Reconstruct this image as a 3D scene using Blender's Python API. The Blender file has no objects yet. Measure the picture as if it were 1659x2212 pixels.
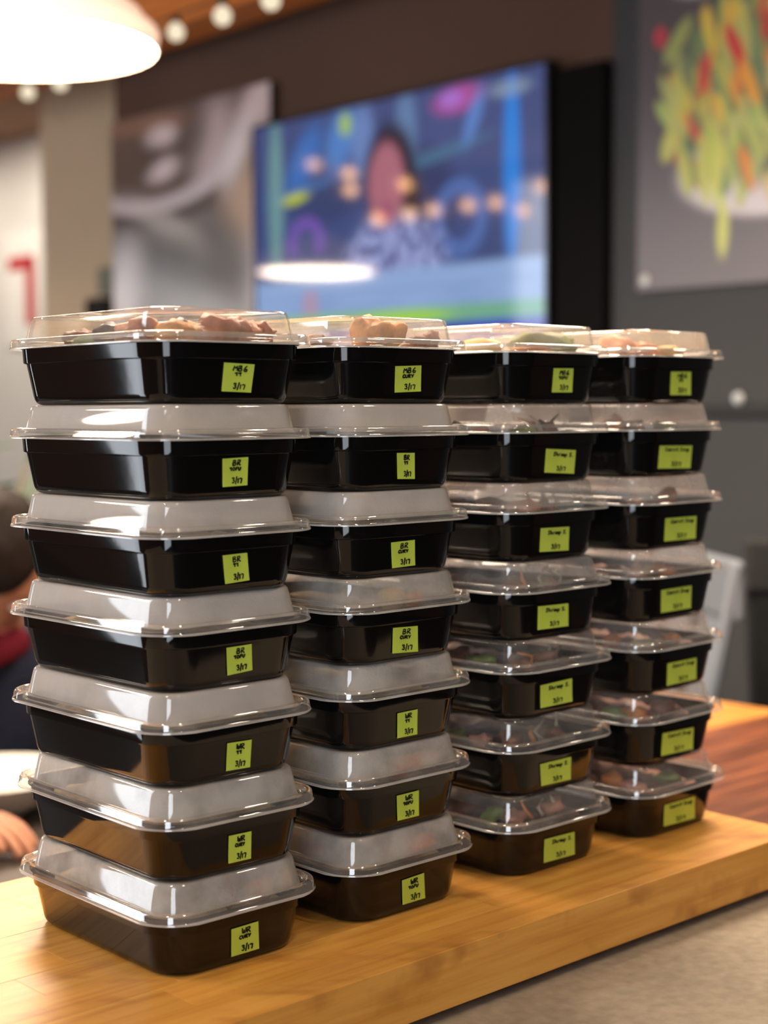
import bpy, bmesh, math, random
from mathutils import Vector, Matrix, noise

random.seed(7)
scene = bpy.context.scene
COL = scene.collection

# ------------------------------------------------------------------ camera
Z0 = 0.96                       # height of the butcher block's top above the floor
EYE = Z0 + 0.3913
FPX, PITCH, ROLL = 3395.6, 0.06468, -0.00495
cam_data = bpy.data.cameras.new('camera')
cam_data.sensor_fit = 'VERTICAL'
cam_data.sensor_height = 36.0
cam_data.lens = FPX / 2212 * 36.0
cam_data.clip_start = 0.02
cam_data.dof.use_dof = True
cam_data.dof.focus_distance = 1.17
cam_data.dof.aperture_fstop = 4.1
cam = bpy.data.objects.new('camera', cam_data)
COL.objects.link(cam)
cam.matrix_world = (Matrix.Translation((0, 0, EYE)) @ Matrix.Rotation(math.pi / 2 - PITCH, 4, 'X')
                    @ Matrix.Rotation(ROLL, 4, 'Z'))
scene.camera = cam

# ------------------------------------------------------------------ world, exposure
world = bpy.data.worlds.new('world')
scene.world = world
world.use_nodes = True
bg = world.node_tree.nodes['Background']
bg.inputs[0].default_value = (0.75, 0.85, 1.0, 1)
bg.inputs[1].default_value = 0.4
scene.view_settings.view_transform = 'Standard'
scene.view_settings.look = 'None'
scene.view_settings.exposure = 0.42
scene.view_settings.gamma = 1.0
scene.view_settings.use_curve_mapping = False
scene.cycles.transparent_max_bounces = 32
scene.cycles.max_bounces = 10

WINDOW_POWER = 5.0
PENDANT_POWER = 44.0
DOWNLIGHT_POWER = 120.0

# ------------------------------------------------------------------ helpers
def s2l(c):
    return c / 12.92 if c <= 0.04045 else ((c + 0.055) / 1.055) ** 2.4
def rgb(r, g, b):
    return (s2l(r / 255), s2l(g / 255), s2l(b / 255), 1.0)

def link(o):
    COL.objects.link(o)
    return o
def tag(o, label, cat, group=None, kind=None):
    o['label'] = label
    o['category'] = cat
    if group: o['group'] = group
    if kind: o['kind'] = kind
    return o
def empty(name, loc=(0, 0, 0), rz=0.0):
    o = bpy.data.objects.new(name, None)
    o.empty_display_size = 0.05
    o.location = loc
    o.rotation_euler = (0, 0, rz)
    return link(o)
def mesh_obj(name, me, mat=None, parent=None):
    o = bpy.data.objects.new(name, me)
    if mat is not None and len(me.materials) == 0: me.materials.append(mat)
    if parent: o.parent = parent
    return link(o)
def bm_mesh(bm, name, smooth=False, sharp=None):
    bmesh.ops.recalc_face_normals(bm, faces=bm.faces)
    me = bpy.data.meshes.new(name)
    bm.to_mesh(me)
    bm.free()
    if smooth:
        for p in me.polygons: p.use_smooth = True
        if sharp: me.set_sharp_from_angle(angle=math.radians(sharp))
    return me
def obj(name, bm, mat=None, parent=None, smooth=False, sharp=None):
    return mesh_obj(name, bm_mesh(bm, name, smooth, sharp), mat, parent)
def struct(o):
    o['kind'] = 'structure'
    return o

def add_box(bm, x0, x1, y0, y1, z0, z1, M=None, bevel=0.0):
    vs = []
    for z in (z0, z1):
        for x, y in ((x0, y0), (x1, y0), (x1, y1), (x0, y1)):
            v = Vector((x, y, z))
            vs.append(bm.verts.new(M @ v if M else v))
    fs = [bm.faces.new([vs[i] for i in f]) for f in
          ((3, 2, 1, 0), (4, 5, 6, 7), (0, 1, 5, 4), (1, 2, 6, 5), (2, 3, 7, 6), (3, 0, 4, 7))]
    if bevel:
        es = list({e for f in fs for e in f.edges})
        bmesh.ops.bevel(bm, geom=es, offset=bevel, segments=2, affect='EDGES', profile=0.5)
    return bm
def box(*a, **k):
    return add_box(bmesh.new(), *a, **k)
def tube(bm, pts, r, n=8, cap=True):
    pts = [Vector(p) for p in pts]
    rs = r if isinstance(r, (list, tuple)) else [r] * len(pts)
    rings = []
    for i, p in enumerate(pts):
        t = (pts[min(i + 1, len(pts) - 1)] - pts[max(i - 1, 0)]).normalized()
        up = Vector((0, 0, 1)) if abs(t.z) < 0.9 else Vector((1, 0, 0))
        a = t.cross(up).normalized()
        b = t.cross(a)
        rings.append([bm.verts.new(p + (a * math.cos(2 * math.pi * k / n) + b * math.sin(2 * math.pi * k / n)) * rs[i]) for k in range(n)])
    for q, w in zip(rings, rings[1:]):
        for k in range(n): bm.faces.new((q[k], q[(k + 1) % n], w[(k + 1) % n], w[k]))
    if cap:
        bm.faces.new(rings[0][::-1])
        bm.faces.new(rings[-1])
    return bm
def lathe(bm, prof, n=32, c=(0, 0, 0), cap0=False, cap1=False):
    c = Vector(c)
    rings = [[bm.verts.new(c + Vector((r * math.cos(2 * math.pi * k / n), r * math.sin(2 * math.pi * k / n), z))) for k in range(n)] for r, z in prof]
    for q, w in zip(rings, rings[1:]):
        for k in range(n): bm.faces.new((q[k], q[(k + 1) % n], w[(k + 1) % n], w[k]))
    if cap0: bm.faces.new(rings[0][::-1])
    if cap1: bm.faces.new(rings[-1])
    return bm
def rrect(W, L, r, n=8):
    P = []
    for cx, cy, a0 in ((W / 2 - r, L / 2 - r, 0), (-W / 2 + r, L / 2 - r, 90), (-W / 2 + r, -L / 2 + r, 180), (W / 2 - r, -L / 2 + r, 270)):
        for k in range(n + 1):
            a = math.radians(a0 + 90 * k / n)
            P.append((cx + r * math.cos(a), cy + r * math.sin(a)))
    return P
def loft(bm, rings, cap0=True, cap1=True, n=8):
    """rings: (W, L, r, z) rounded rectangles"""
    R = [[bm.verts.new((x, y, z)) for x, y in rrect(W, L, r, n)] for W, L, r, z in rings]
    m = len(R[0])
    for q, w in zip(R, R[1:]):
        for k in range(m): bm.faces.new((q[k], q[(k + 1) % m], w[(k + 1) % m], w[k]))
    if cap0: bm.faces.new(R[0][::-1])
    if cap1: bm.faces.new(R[-1])
    return bm

# ------------------------------------------------------------------ materials
def new_mat(name):
    m = bpy.data.materials.new(name)
    m.use_nodes = True
    nt = m.node_tree
    nt.nodes.clear()
    return m, nt, nt.nodes.new('ShaderNodeOutputMaterial')
def N(nt, t, **kw):
    n = nt.nodes.new(t)
    for k, v in kw.items():
        if k in n.inputs.keys(): n.inputs[k].default_value = v
        else: setattr(n, k, v)
    return n
def ramp(nt, fac, stops):
    r = nt.nodes.new('ShaderNodeValToRGB')
    el = r.color_ramp.elements
    while len(el) < len(stops): el.new(0.5)
    for e, (p, c) in zip(el, stops):
        e.position = p
        e.color = c
    nt.links.new(fac, r.inputs[0])
    return r
def mat(name, col, rough=0.5, metal=0.0, spec=0.5, var=0.0, scale=20.0, bump=0.0, bscale=60.0, stretch=None, coat=0.0):
    m, nt, out = new_mat(name)
    p = N(nt, 'ShaderNodeBsdfPrincipled')
    p.inputs['Base Color'].default_value = col
    p.inputs['Roughness'].default_value = rough
    p.inputs['Metallic'].default_value = metal
    p.inputs['Specular IOR Level'].default_value = spec
    p.inputs['Coat Weight'].default_value = coat
    nt.links.new(p.outputs[0], out.inputs[0])
    tc = N(nt, 'ShaderNodeTexCoord')
    if var:
        mp = N(nt, 'ShaderNodeMapping')
        if stretch: mp.inputs['Scale'].default_value = stretch
        nt.links.new(tc.outputs['Object'], mp.inputs[0])
        nz = N(nt, 'ShaderNodeTexNoise', Scale=scale, Detail=5.0)
        nt.links.new(mp.outputs[0], nz.inputs['Vector'])
        lo = tuple(max(0, c * (1 - var)) for c in col[:3]) + (1,)
        hi = tuple(min(1, c * (1 + var)) for c in col[:3]) + (1,)
        r = ramp(nt, nz.outputs[0], [(0.3, lo), (0.7, hi)])
        nt.links.new(r.outputs[0], p.inputs['Base Color'])
    if bump:
        nb = N(nt, 'ShaderNodeTexNoise', Scale=bscale, Detail=4.0)
        nt.links.new(tc.outputs['Object'], nb.inputs['Vector'])
        b = N(nt, 'ShaderNodeBump', Strength=bump, Distance=0.002)
        nt.links.new(nb.outputs[0], b.inputs['Height'])
        nt.links.new(b.outputs[0], p.inputs['Normal'])
    return m
def emit_mat(name, col, power):
    m, nt, out = new_mat(name)
    e = N(nt, 'ShaderNodeEmission', Color=col, Strength=power)
    nt.links.new(e.outputs[0], out.inputs[0])
    return m
def wood_mat(name, dark, mid, light, rough=0.45, scale=1.0, objrand=0.25, blotch=0.0, blotch_col=(0, 0, 0, 1), coat=0.0):
    """grain runs along the object's x axis; every piece gets its own tone"""
    m, nt, out = new_mat(name)
    p = N(nt, 'ShaderNodeBsdfPrincipled', Roughness=rough)
    p.inputs['Coat Weight'].default_value = coat
    p.inputs['Coat Roughness'].default_value = 0.2
    nt.links.new(p.outputs[0], out.inputs[0])
    tc = N(nt, 'ShaderNodeTexCoord')
    oi = N(nt, 'ShaderNodeObjectInfo')
    mul = N(nt, 'ShaderNodeMath', operation='MULTIPLY')
    nt.links.new(oi.outputs['Random'], mul.inputs[0])
    mul.inputs[1].default_value = 37.0
    cmb = N(nt, 'ShaderNodeCombineXYZ')
    nt.links.new(mul.outputs[0], cmb.inputs[0])
    nt.links.new(mul.outputs[0], cmb.inputs[1])
    add = N(nt, 'ShaderNodeVectorMath', operation='ADD')
    nt.links.new(tc.outputs['Object'], add.inputs[0])
    nt.links.new(cmb.outputs[0], add.inputs[1])
    mp = N(nt, 'ShaderNodeMapping')
    mp.inputs['Scale'].default_value = (3 * scale, 55 * scale, 55 * scale)
    nt.links.new(add.outputs[0], mp.inputs[0])
    nz = N(nt, 'ShaderNodeTexNoise', Scale=1.6, Detail=6.0, Roughness=0.6)
    nt.links.new(mp.outputs[0], nz.inputs['Vector'])
    r = ramp(nt, nz.outputs[0], [(0.28, dark), (0.5, mid), (0.74, light)])
    # tone of the piece
    mr = N(nt, 'ShaderNodeMapRange')
    mr.inputs['To Min'].default_value = 1 - objrand
    mr.inputs['To Max'].default_value = 1 + objrand * 0.5
    nt.links.new(oi.outputs['Random'], mr.inputs[0])
    mx = N(nt, 'ShaderNodeMix', data_type='RGBA', blend_type='MULTIPLY')
    mx.inputs[0].default_value = 1.0
    nt.links.new(r.outputs[0], mx.inputs[6])
    nt.links.new(mr.outputs[0], mx.inputs[7])
    last = mx.outputs[2]
    if blotch:
        n2 = N(nt, 'ShaderNodeTexNoise', Scale=14.0, Detail=3.0)
        geo = N(nt, 'ShaderNodeNewGeometry')
        m2 = N(nt, 'ShaderNodeMapping')
        m2.inputs['Rotation'].default_value = (0, 0, math.radians(-43))
        m2.inputs['Scale'].default_value = (0.8, 1.8, 1.4)
        nt.links.new(geo.outputs['Position'], m2.inputs[0])
        nt.links.new(m2.outputs[0], n2.inputs['Vector'])
        r2 = ramp(nt, n2.outputs[0], [(0.56, (0, 0, 0, 1)), (0.72, (1, 1, 1, 1))])
        mb = N(nt, 'ShaderNodeMath', operation='MULTIPLY')
        nt.links.new(r2.outputs[0], mb.inputs[0])
        mb.inputs[1].default_value = blotch
        m3 = N(nt, 'ShaderNodeMix', data_type='RGBA')
        nt.links.new(mb.outputs[0], m3.inputs[0])
        nt.links.new(last, m3.inputs[6])
        m3.inputs[7].default_value = blotch_col
        last = m3.outputs[2]
    nt.links.new(last, p.inputs['Base Color'])
    return m
def lid_mat(name, fog_lo, fog_hi, tint, gloss=1.0, rough=0.06, scale=35.0, drops=0.0):
    """thin clear plastic: film of condensation (diffuse + translucent) over a clear sheet, with a glossy surface"""
    m, nt, out = new_mat(name)
    tc = N(nt, 'ShaderNodeTexCoord')
    oi = N(nt, 'ShaderNodeObjectInfo')
    mu = N(nt, 'ShaderNodeMath', operation='MULTIPLY')
    mu.inputs[1].default_value = 11.0
    nt.links.new(oi.outputs['Random'], mu.inputs[0])
    ad = N(nt, 'ShaderNodeVectorMath', operation='ADD')
    nt.links.new(tc.outputs['Object'], ad.inputs[0])
    nt.links.new(mu.outputs[0], ad.inputs[1])
    nz = N(nt, 'ShaderNodeTexNoise', Scale=scale, Detail=4.0)
    nt.links.new(ad.outputs[0], nz.inputs['Vector'])
    mr = N(nt, 'ShaderNodeMapRange')
    mr.inputs['From Min'].default_value = 0.35
    mr.inputs['From Max'].default_value = 0.6
    mr.inputs['To Min'].default_value = fog_lo
    mr.inputs['To Max'].default_value = fog_hi
    nt.links.new(nz.outputs[0], mr.inputs[0])
    tr = N(nt, 'ShaderNodeBsdfTransparent', Color=(0.96, 0.96, 0.96, 1))
    df = N(nt, 'ShaderNodeBsdfDiffuse', Color=tint)
    tl = N(nt, 'ShaderNodeBsdfTranslucent', Color=tint)
    fm = N(nt, 'ShaderNodeMixShader', Fac=0.35)
    nt.links.new(df.outputs[0], fm.inputs[1])
    nt.links.new(tl.outputs[0], fm.inputs[2])
    a = N(nt, 'ShaderNodeMixShader')
    nt.links.new(mr.outputs[0], a.inputs[0])
    nt.links.new(tr.outputs[0], a.inputs[1])
    nt.links.new(fm.outputs[0], a.inputs[2])
    lw = N(nt, 'ShaderNodeLayerWeight', Blend=0.5)
    pw = N(nt, 'ShaderNodeMath', operation='POWER')
    pw.inputs[1].default_value = 4.0
    nt.links.new(lw.outputs['Facing'], pw.inputs[0])
    mm = N(nt, 'ShaderNodeMapRange')
    mm.inputs['To Min'].default_value = 0.10 * gloss
    mm.inputs['To Max'].default_value = 0.85 * gloss
    nt.links.new(pw.outputs[0], mm.inputs[0])
    gl = N(nt, 'ShaderNodeBsdfGlossy', Color=(1, 1, 1, 1), Roughness=rough)
    if drops:
        nb = N(nt, 'ShaderNodeTexVoronoi', Scale=520.0)
        nt.links.new(ad.outputs[0], nb.inputs['Vector'])
        b = N(nt, 'ShaderNodeBump', Strength=drops, Distance=0.001)
        nt.links.new(nb.outputs[0], b.inputs['Height'])
        nt.links.new(b.outputs[0], df.inputs['Normal'])
    f = N(nt, 'ShaderNodeMixShader')
    nt.links.new(mm.outputs[0], f.inputs[0])
    nt.links.new(a.outputs[0], f.inputs[1])
    nt.links.new(gl.outputs[0], f.inputs[2])
    nt.links.new(f.outputs[0], out.inputs[0])
    return m
def print_mat(name, rough=0.5, emission=0.0, gloss=0.5):
    m, nt, out = new_mat(name)
    at = N(nt, 'ShaderNodeAttribute', attribute_name='Col')
    p = N(nt, 'ShaderNodeBsdfPrincipled', Roughness=rough)
    p.inputs['Specular IOR Level'].default_value = gloss
    if emission:
        p.inputs['Base Color'].default_value = (0.01, 0.01, 0.012, 1)
        nt.links.new(at.outputs['Color'], p.inputs['Emission Color'])
        p.inputs['Emission Strength'].default_value = emission
    else:
        nt.links.new(at.outputs['Color'], p.inputs['Base Color'])
    nt.links.new(p.outputs[0], out.inputs[0])
    return m

def lamp_shade_mat(name):
    m, nt, out = new_mat(name)
    p = N(nt, 'ShaderNodeBsdfPrincipled', Roughness=0.4)
    p.inputs['Base Color'].default_value = rgb(240, 226, 214)
    p.inputs['Emission Color'].default_value = (1.0, 0.66, 0.5, 1)
    p.inputs['Emission Strength'].default_value = 0.42
    nt.links.new(p.outputs[0], out.inputs[0])
    return m
M = dict(
    tub=mat('black_plastic', (0.0032, 0.003, 0.003, 1), 0.07, spec=0.45, bump=0.03, bscale=25),
    note=mat('note_paper', rgb(192, 208, 80), 0.85, spec=0.1, var=0.06, scale=60),
    ink=mat('marker_ink', (0.012, 0.01, 0.008, 1), 0.7, spec=0.1),
    fog=lid_mat('fogged_plastic', 0.86, 0.97, (0.65, 0.60, 0.56, 1), gloss=0.75, rough=.04, drops=0.25),
    mist=lid_mat('misted_plastic', 0.50, 0.92, (0.64, 0.60, 0.56, 1), gloss=0.8, rough=.04, scale=26, drops=0.3),
    clear=lid_mat('clear_plastic', 0.05, 0.22, (0.75, 0.70, 0.66, 1), gloss=1.0, scale=18),
    haze=lid_mat('hazy_plastic', 0.18, 0.42, (0.75, 0.70, 0.66, 1), gloss=1.0, scale=18),
    flange=lid_mat('flange_plastic', 0.55, 0.7, (0.8, 0.77, 0.73, 1), gloss=1.0, rough=.08),
    rim=lid_mat('clear_rim_plastic', 0.10, 0.22, (0.8, 0.78, 0.75, 1), gloss=1.3, rough=0.04),
    maple=wood_mat('maple_block', rgb(196, 130, 50), rgb(220, 156, 70), rgb(232, 174, 88), 0.42, objrand=0.12, blotch=0.75, blotch_col=rgb(168, 106, 44)),
    walnut=wood_mat('walnut_planks', rgb(44, 20, 10), rgb(86, 44, 25), rgb(128, 74, 44), 0.4, objrand=0.3),
    honey=wood_mat('honey_planks', rgb(150, 92, 36), rgb(196, 130, 58), rgb(214, 152, 76), 0.35, objrand=0.2),
    beam=wood_mat('beam_wood', rgb(178, 92, 30), rgb(214, 118, 42), rgb(226, 136, 56), 0.6, objrand=0.05),
    concrete=mat('concrete', rgb(150, 136, 118), 0.75, var=0.16, scale=90, bump=0.15, bscale=200),
    rubber=mat('rubber', (0.01, 0.01, 0.01, 1), 0.8),
    white=mat('white_paint', rgb(228, 224, 216), 0.7, var=0.03, scale=4),
    beige=mat('beige_paint', rgb(204, 180, 150), 0.8, var=0.03, scale=4),
    dark_wall=mat('lamp_warmed_wall', rgb(86, 59, 45), 0.8, var=0.08, scale=2),  # charcoal wall; the warm lamp glow is put into this brown
    charcoal=mat('charcoal_paint', rgb(34, 32, 32), 0.8, var=0.05, scale=3),
    dead_black=mat('flat_black', (0.002, 0.0018, 0.0016, 1), 0.7, spec=0.1, var=0.1, scale=8),
    grey_panel=mat('grey_panel', rgb(55, 56, 58), 0.75, var=0.05, scale=3),  # on the wall panels this grey also holds the cooler light from the right
    ceiling=mat('ceiling_paint', rgb(150, 112, 84), 0.85, var=0.06, scale=3),
    floor=mat('floor_concrete', rgb(42, 36, 33), 0.5, var=0.12, scale=3),
    black=mat('black_gloss', (0.004, 0.004, 0.004, 1), 0.25),
    matt_black=mat('matt_black', (0.012, 0.012, 0.012, 1), 0.6),
    steel=mat('brushed_steel', rgb(200, 196, 188), 0.35, metal=1.0, var=0.05, scale=200),
    grey_metal=mat('grey_painted_metal', rgb(104, 110, 118), 0.5, var=0.04, scale=20),
    shade=lamp_shade_mat('opal_shade'),
    navy=mat('navy_cloth', rgb(52, 56, 72), 0.9, spec=0.1, var=0.15, scale=40, bump=0.3, bscale=90),
    maroon=mat('maroon_cloth', rgb(96, 24, 36), 0.9, spec=0.1, var=0.1, scale=40),
    denim=mat('dark_denim', rgb(34, 36, 46), 0.9, spec=0.1, var=0.15, scale=60),
    skin=mat('skin', rgb(160, 110, 84), 0.5, spec=0.35, var=0.05, scale=30),
    hair=mat('dark_hair', rgb(22, 13, 9), 0.75, spec=0.15, var=0.25, scale=80, stretch=(1, 1, 0.2), bump=0.5, bscale=120),
    eye=mat('eye_white', rgb(230, 226, 220), 0.2),
    iris=mat('dark_iris', rgb(40, 24, 16), 0.2),
    lip=mat('lip', rgb(160, 84, 74), 0.5),
    china=mat('white_china', rgb(206, 202, 194), 0.2, var=0.01, scale=10),
    table_dark=mat('dark_table_top', rgb(52, 44, 40), 0.5, var=0.1, scale=15),
    leaf=mat('leaf', rgb(92, 124, 62), 0.55, var=0.3, scale=14),
    stem=mat('stem', rgb(96, 84, 50), 0.8, var=0.2, scale=30),
    terracotta=mat('terracotta', rgb(164, 96, 66), 0.85, var=0.1, scale=20),
    soil=mat('soil', rgb(52, 38, 28), 0.95, var=0.3, scale=60),
    red=mat('red_print', rgb(196, 34, 42), 0.6, var=0.05, scale=10),
    grey_box=mat('grey_green_box', rgb(122, 124, 110), 0.6, var=0.04, scale=10),
    meat=mat('browned_meat', rgb(172, 110, 82), 0.5, var=0.35, scale=70, bump=0.6, bscale=150),
    roast=mat('roasted_meat', rgb(132, 72, 46), 0.5, var=0.4, scale=80, bump=0.6, bscale=160),
    fried=mat('golden_batter', rgb(204, 136, 60), 0.55, var=0.4, scale=70, bump=0.7, bscale=160),
    mushroom=mat('dark_mushroom', rgb(44, 32, 34), 0.4, var=0.3, scale=60),
    greens=mat('green_leaf', rgb(138, 150, 76), 0.5, var=0.35, scale=50, bump=0.4, bscale=120),
    carrot=mat('carrot', rgb(232, 138, 64), 0.45, var=0.2, scale=60),
    yellow=mat('yellow_vegetable', rgb(240, 188, 84), 0.45, var=0.2, scale=50),
    prawn=mat('cooked_shrimp', rgb(222, 150, 120), 0.4, var=0.25, scale=80),
    radish=mat('pale_shreds', rgb(220, 196, 168), 0.5, var=0.15, scale=80),
    rice=mat('rice_mix', rgb(226, 196, 140), 0.7, var=0.25, scale=120, bump=0.9, bscale=260),
    dark_salad=mat('dark_salad', rgb(96, 66, 54), 0.5, var=0.6, scale=60, bump=0.8, bscale=140),
    carrot_mix=mat('carrot_mix', rgb(150, 92, 62), 0.5, var=0.55, scale=60, bump=0.7, bscale=140),
    paper=mat('white_paper', rgb(244, 240, 232), 0.8, var=0.02, scale=20),
    screen=print_mat('screen', 0.06, emission=0.66),
    print=print_mat('poster_print', 0.45),
    glow=emit_mat('lamp_diffuser', (1.0, 0.80, 0.60, 1), PENDANT_POWER),
    shade_glow=emit_mat('lamp_glow_ring', (1.0, 0.72, 0.55, 1), 1.1),
    bulb=emit_mat('festoon_bulb', (1.0, 0.86, 0.62, 1), 0.75),
    amber=emit_mat('amber_bulb', (1.0, 0.52, 0.2, 1), 22.0),
    down=emit_mat('downlight_lens', (1.0, 0.80, 0.58, 1), DOWNLIGHT_POWER),
    far_fill=emit_mat('added_far_wall_fill', (1.0, 0.88, 0.74, 1), DOWNLIGHT_POWER * 1.5),  # for unseen lamps added to brighten the far wall
    day=emit_mat('daylight_pane', (0.86, 0.93, 1.0, 1), WINDOW_POWER),
)

# ------------------------------------------------------------------ room (frame laid along the screen wall)
WA = math.radians(-48.5)
PW = Vector((0.5223, 4.6778, 0))
D = Vector((math.cos(WA), math.sin(WA), 0))             # along the wall, towards the right
NN = Vector((D.y, -D.x, 0))                             # out of the wall, into the room
RM = Matrix(((D.x, NN.x, 0, PW.x), (D.y, NN.y, 0, PW.y), (0, 0, 1, 0), (0, 0, 0, 1)))
# note (D, NN, up) is left handed; faces are recalculated, so that does not matter
CEIL = 3.05
def room(s, t, z):
    return RM @ Vector((s, t, z))
def rbox(name, s0, s1, t0, t1, z0, z1, m, parent=None, bevel=0.0):
    return obj(name, box(s0, s1, t0, t1, z0, z1, M=RM, bevel=bevel), m, parent)

struct(rbox('floor', -9.2, 5.4, -1.6, 4.8, -0.1, 0.0, M['floor']))
struct(rbox('ceiling', -9.2, 5.4, -1.6, 4.8, CEIL, CEIL + 0.1, M['ceiling']))
struct(rbox('wall_back', -2.43, 5.2, -0.2, 0.0, 0.0, CEIL, M['dark_wall']))
struct(rbox('wall_far', -9.2, -2.43, -1.6, -1.4, 0.0, CEIL, M['white']))
struct(rbox('wall_return', -2.6, -2.43, -1.4, -0.2, 0.0, CEIL, M['dark_wall']))
struct(rbox('wall_right', 5.2, 5.4, -0.2, 4.8, 0.0, CEIL, M['charcoal']))
struct(rbox('wall_left', -9.2, -9.0, -1.4, 4.8, 0.0, CEIL, M['white']))
struct(rbox('trim_1', -3.57, -2.80, -0.75, -0.3, 0.0, CEIL, M['beige']))           # column beside the wall's end
# window wall behind the seating
WT = 4.6
wins = [(-4.6, -3.2), (-0.34, 1.0), (3.5, 4.7)]
ww = bmesh.new()
edges = [-9.0] + [e for w in wins for e in w] + [5.2]
for a, b in zip(edges[0::2], edges[1::2]): add_box(ww, a, b, WT, WT + 0.2, 0.0, CEIL, M=RM)
for a, b in wins:
    add_box(ww, a, b, WT, WT + 0.2, 0.0, 0.1, M=RM)
    add_box(ww, a, b, WT, WT + 0.2, 2.98, CEIL, M=RM)
struct(obj('wall_front', ww, M['dark_wall']))
for i, (a, b) in enumerate(wins):
    fr = bmesh.new()
    for x0, x1, z0, z1 in ((a, a + .05, .1, 2.98), (b - .05, b, .1, 2.98), (a, b, .1, .15), (a, b, 2.94, 2.98)):
        add_box(fr, x0, x1, WT + .02, WT + .1, z0, z1, M=RM)
    w = struct(obj('window_%d' % (i + 1), fr, M['matt_black']))
    rbox('pane', a + .05, b - .05, WT + .11, WT + .12, .15, 2.94, M['day'], w)
# timber beam under the ceiling, parallel to the screen wall
tb = empty('timber_beam', room(-4.4, 0.25, 2.69))
tb.matrix_world = Matrix.Translation(room(-4.4, 0.25, 2.69)) @ Matrix.Rotation(WA, 4, 'Z')
mesh_obj('beam_body', bm_mesh(box(-4.6, 4.6, -0.1, 0.1, 0, CEIL - 2.69, bevel=0.006), 'beam_body'), M['beam'], tb)
tag(tb, 'orange brown timber beam running under the ceiling above the screen', 'beam')

# grey wall panels right of the screen with a dark rail between them
for i, (z0, z1) in enumerate(((0.10, EYE - 0.020), (EYE + 0.010, CEIL - 0.02))):
    if i == 0:
        for j in range(3):
            pn = rbox('wall_panel', 0.22 + j * 1.3, 0.22 + j * 1.3 + 1.294, 0.001, 0.02, z0, z1, M['grey_panel'])
            tag(pn, ['grey wall panel under the dark rail, beside the black strip', 'grey wall panel under the dark rail, right of the chili poster', 'grey wall panel under the dark rail, farthest to the right'][j], 'wall panel', 'grey wall panels')
    else:
        for j in range(3):
            pn = rbox('wall_panel', 0.22 + j * 1.3, 0.22 + j * 1.3 + 1.294, 0.001, 0.02, z0, z1, M['grey_panel'])
            tag(pn, ['dark grey wall panel above the rail, behind the chili poster', 'dark grey wall panel above the rail, right of the poster', 'dark grey wall panel above the rail, farthest to the right'][j], 'wall panel', 'grey wall panels')
rl = empty('wall_rail', room(0.22, 0, EYE))
rl.matrix_world = Matrix.Identity(4)
rbox('rail_bar', 0.22, 4.1, 0.001, 0.045, EYE - 0.018, EYE + 0.008, M['matt_black'], rl, bevel=0.003)
for s in (0.661, 1.6, 2.6, 3.6):
    sb = bmesh.new()
    lathe(sb, [(0.0, 0.0), (0.014, 0.0), (0.016, 0.004), (0.016, 0.012), (0.0, 0.014)], 16)
    o = obj('fixing_cap', sb, M['steel'], rl, True, 40)
    o.matrix_world = Matrix.Translation(room(s, 0.021, EYE + 0.026)) @ Matrix.Rotation(WA, 4, 'Z') @ Matrix.Rotation(math.pi / 2, 4, 'X')
tag(rl, 'narrow black rail with metal caps along the grey wall', 'rail')

# ------------------------------------------------------------------ flat prints: colour painted from soft shapes
def mixc(a, b, f): return tuple(x + (y - x) * f for x, y in zip(a, b))
def sstep(e0, e1, x):
    t = max(0.0, min(1.0, (x - e0) / (e1 - e0)))
    return t * t * (3 - 2 * t)
def painted(name, w, h, nu, nv, fn, m, parent, mtx, thick=0.0):
    """upright sheet, u to the right and v downwards, local x right, local z up, facing -y"""
    me = bpy.data.meshes.new(name)
    vs, fs, cs = [], [], []
    for j in range(nv + 1):
        for i in range(nu + 1):
            u, v = i / nu, j / nv
            vs.append((u * w, 0, -v * h))
            c = fn(u, v)
            cs += [c[0], c[1], c[2], 1.0]
    for j in range(nv):
        for i in range(nu):
            a = j * (nu + 1) + i
            fs.append((a, a + nu + 1, a + nu + 2, a + 1))
    me.from_pydata(vs, [], fs)
    at = me.color_attributes.new('Col', 'FLOAT_COLOR', 'POINT')
    at.data.foreach_set('color', cs)
    o = mesh_obj(name, me, m, parent)
    o.matrix_parent_inverse = Matrix.Identity(4)
    o.matrix_basis = mtx
    return o
def C(r, g, b): return rgb(r, g, b)[:3]
def ell(u, v, cu, cv, ru, rv, ang=0.0, soft=0.35):
    a = math.radians(ang)
    x, y = u - cu, v - cv
    x, y = x * math.cos(a) + y * math.sin(a), -x * math.sin(a) + y * math.cos(a)
    d = math.hypot(x / ru, y / rv)
    return 1 - sstep(1 - soft, 1 + soft, d)

def wall_frame(s, t, z):      # local x along wall, local y into the wall, local z up
    return Matrix.Translation(room(s, t, z)) @ Matrix.Rotation(WA, 4, 'Z')

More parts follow.
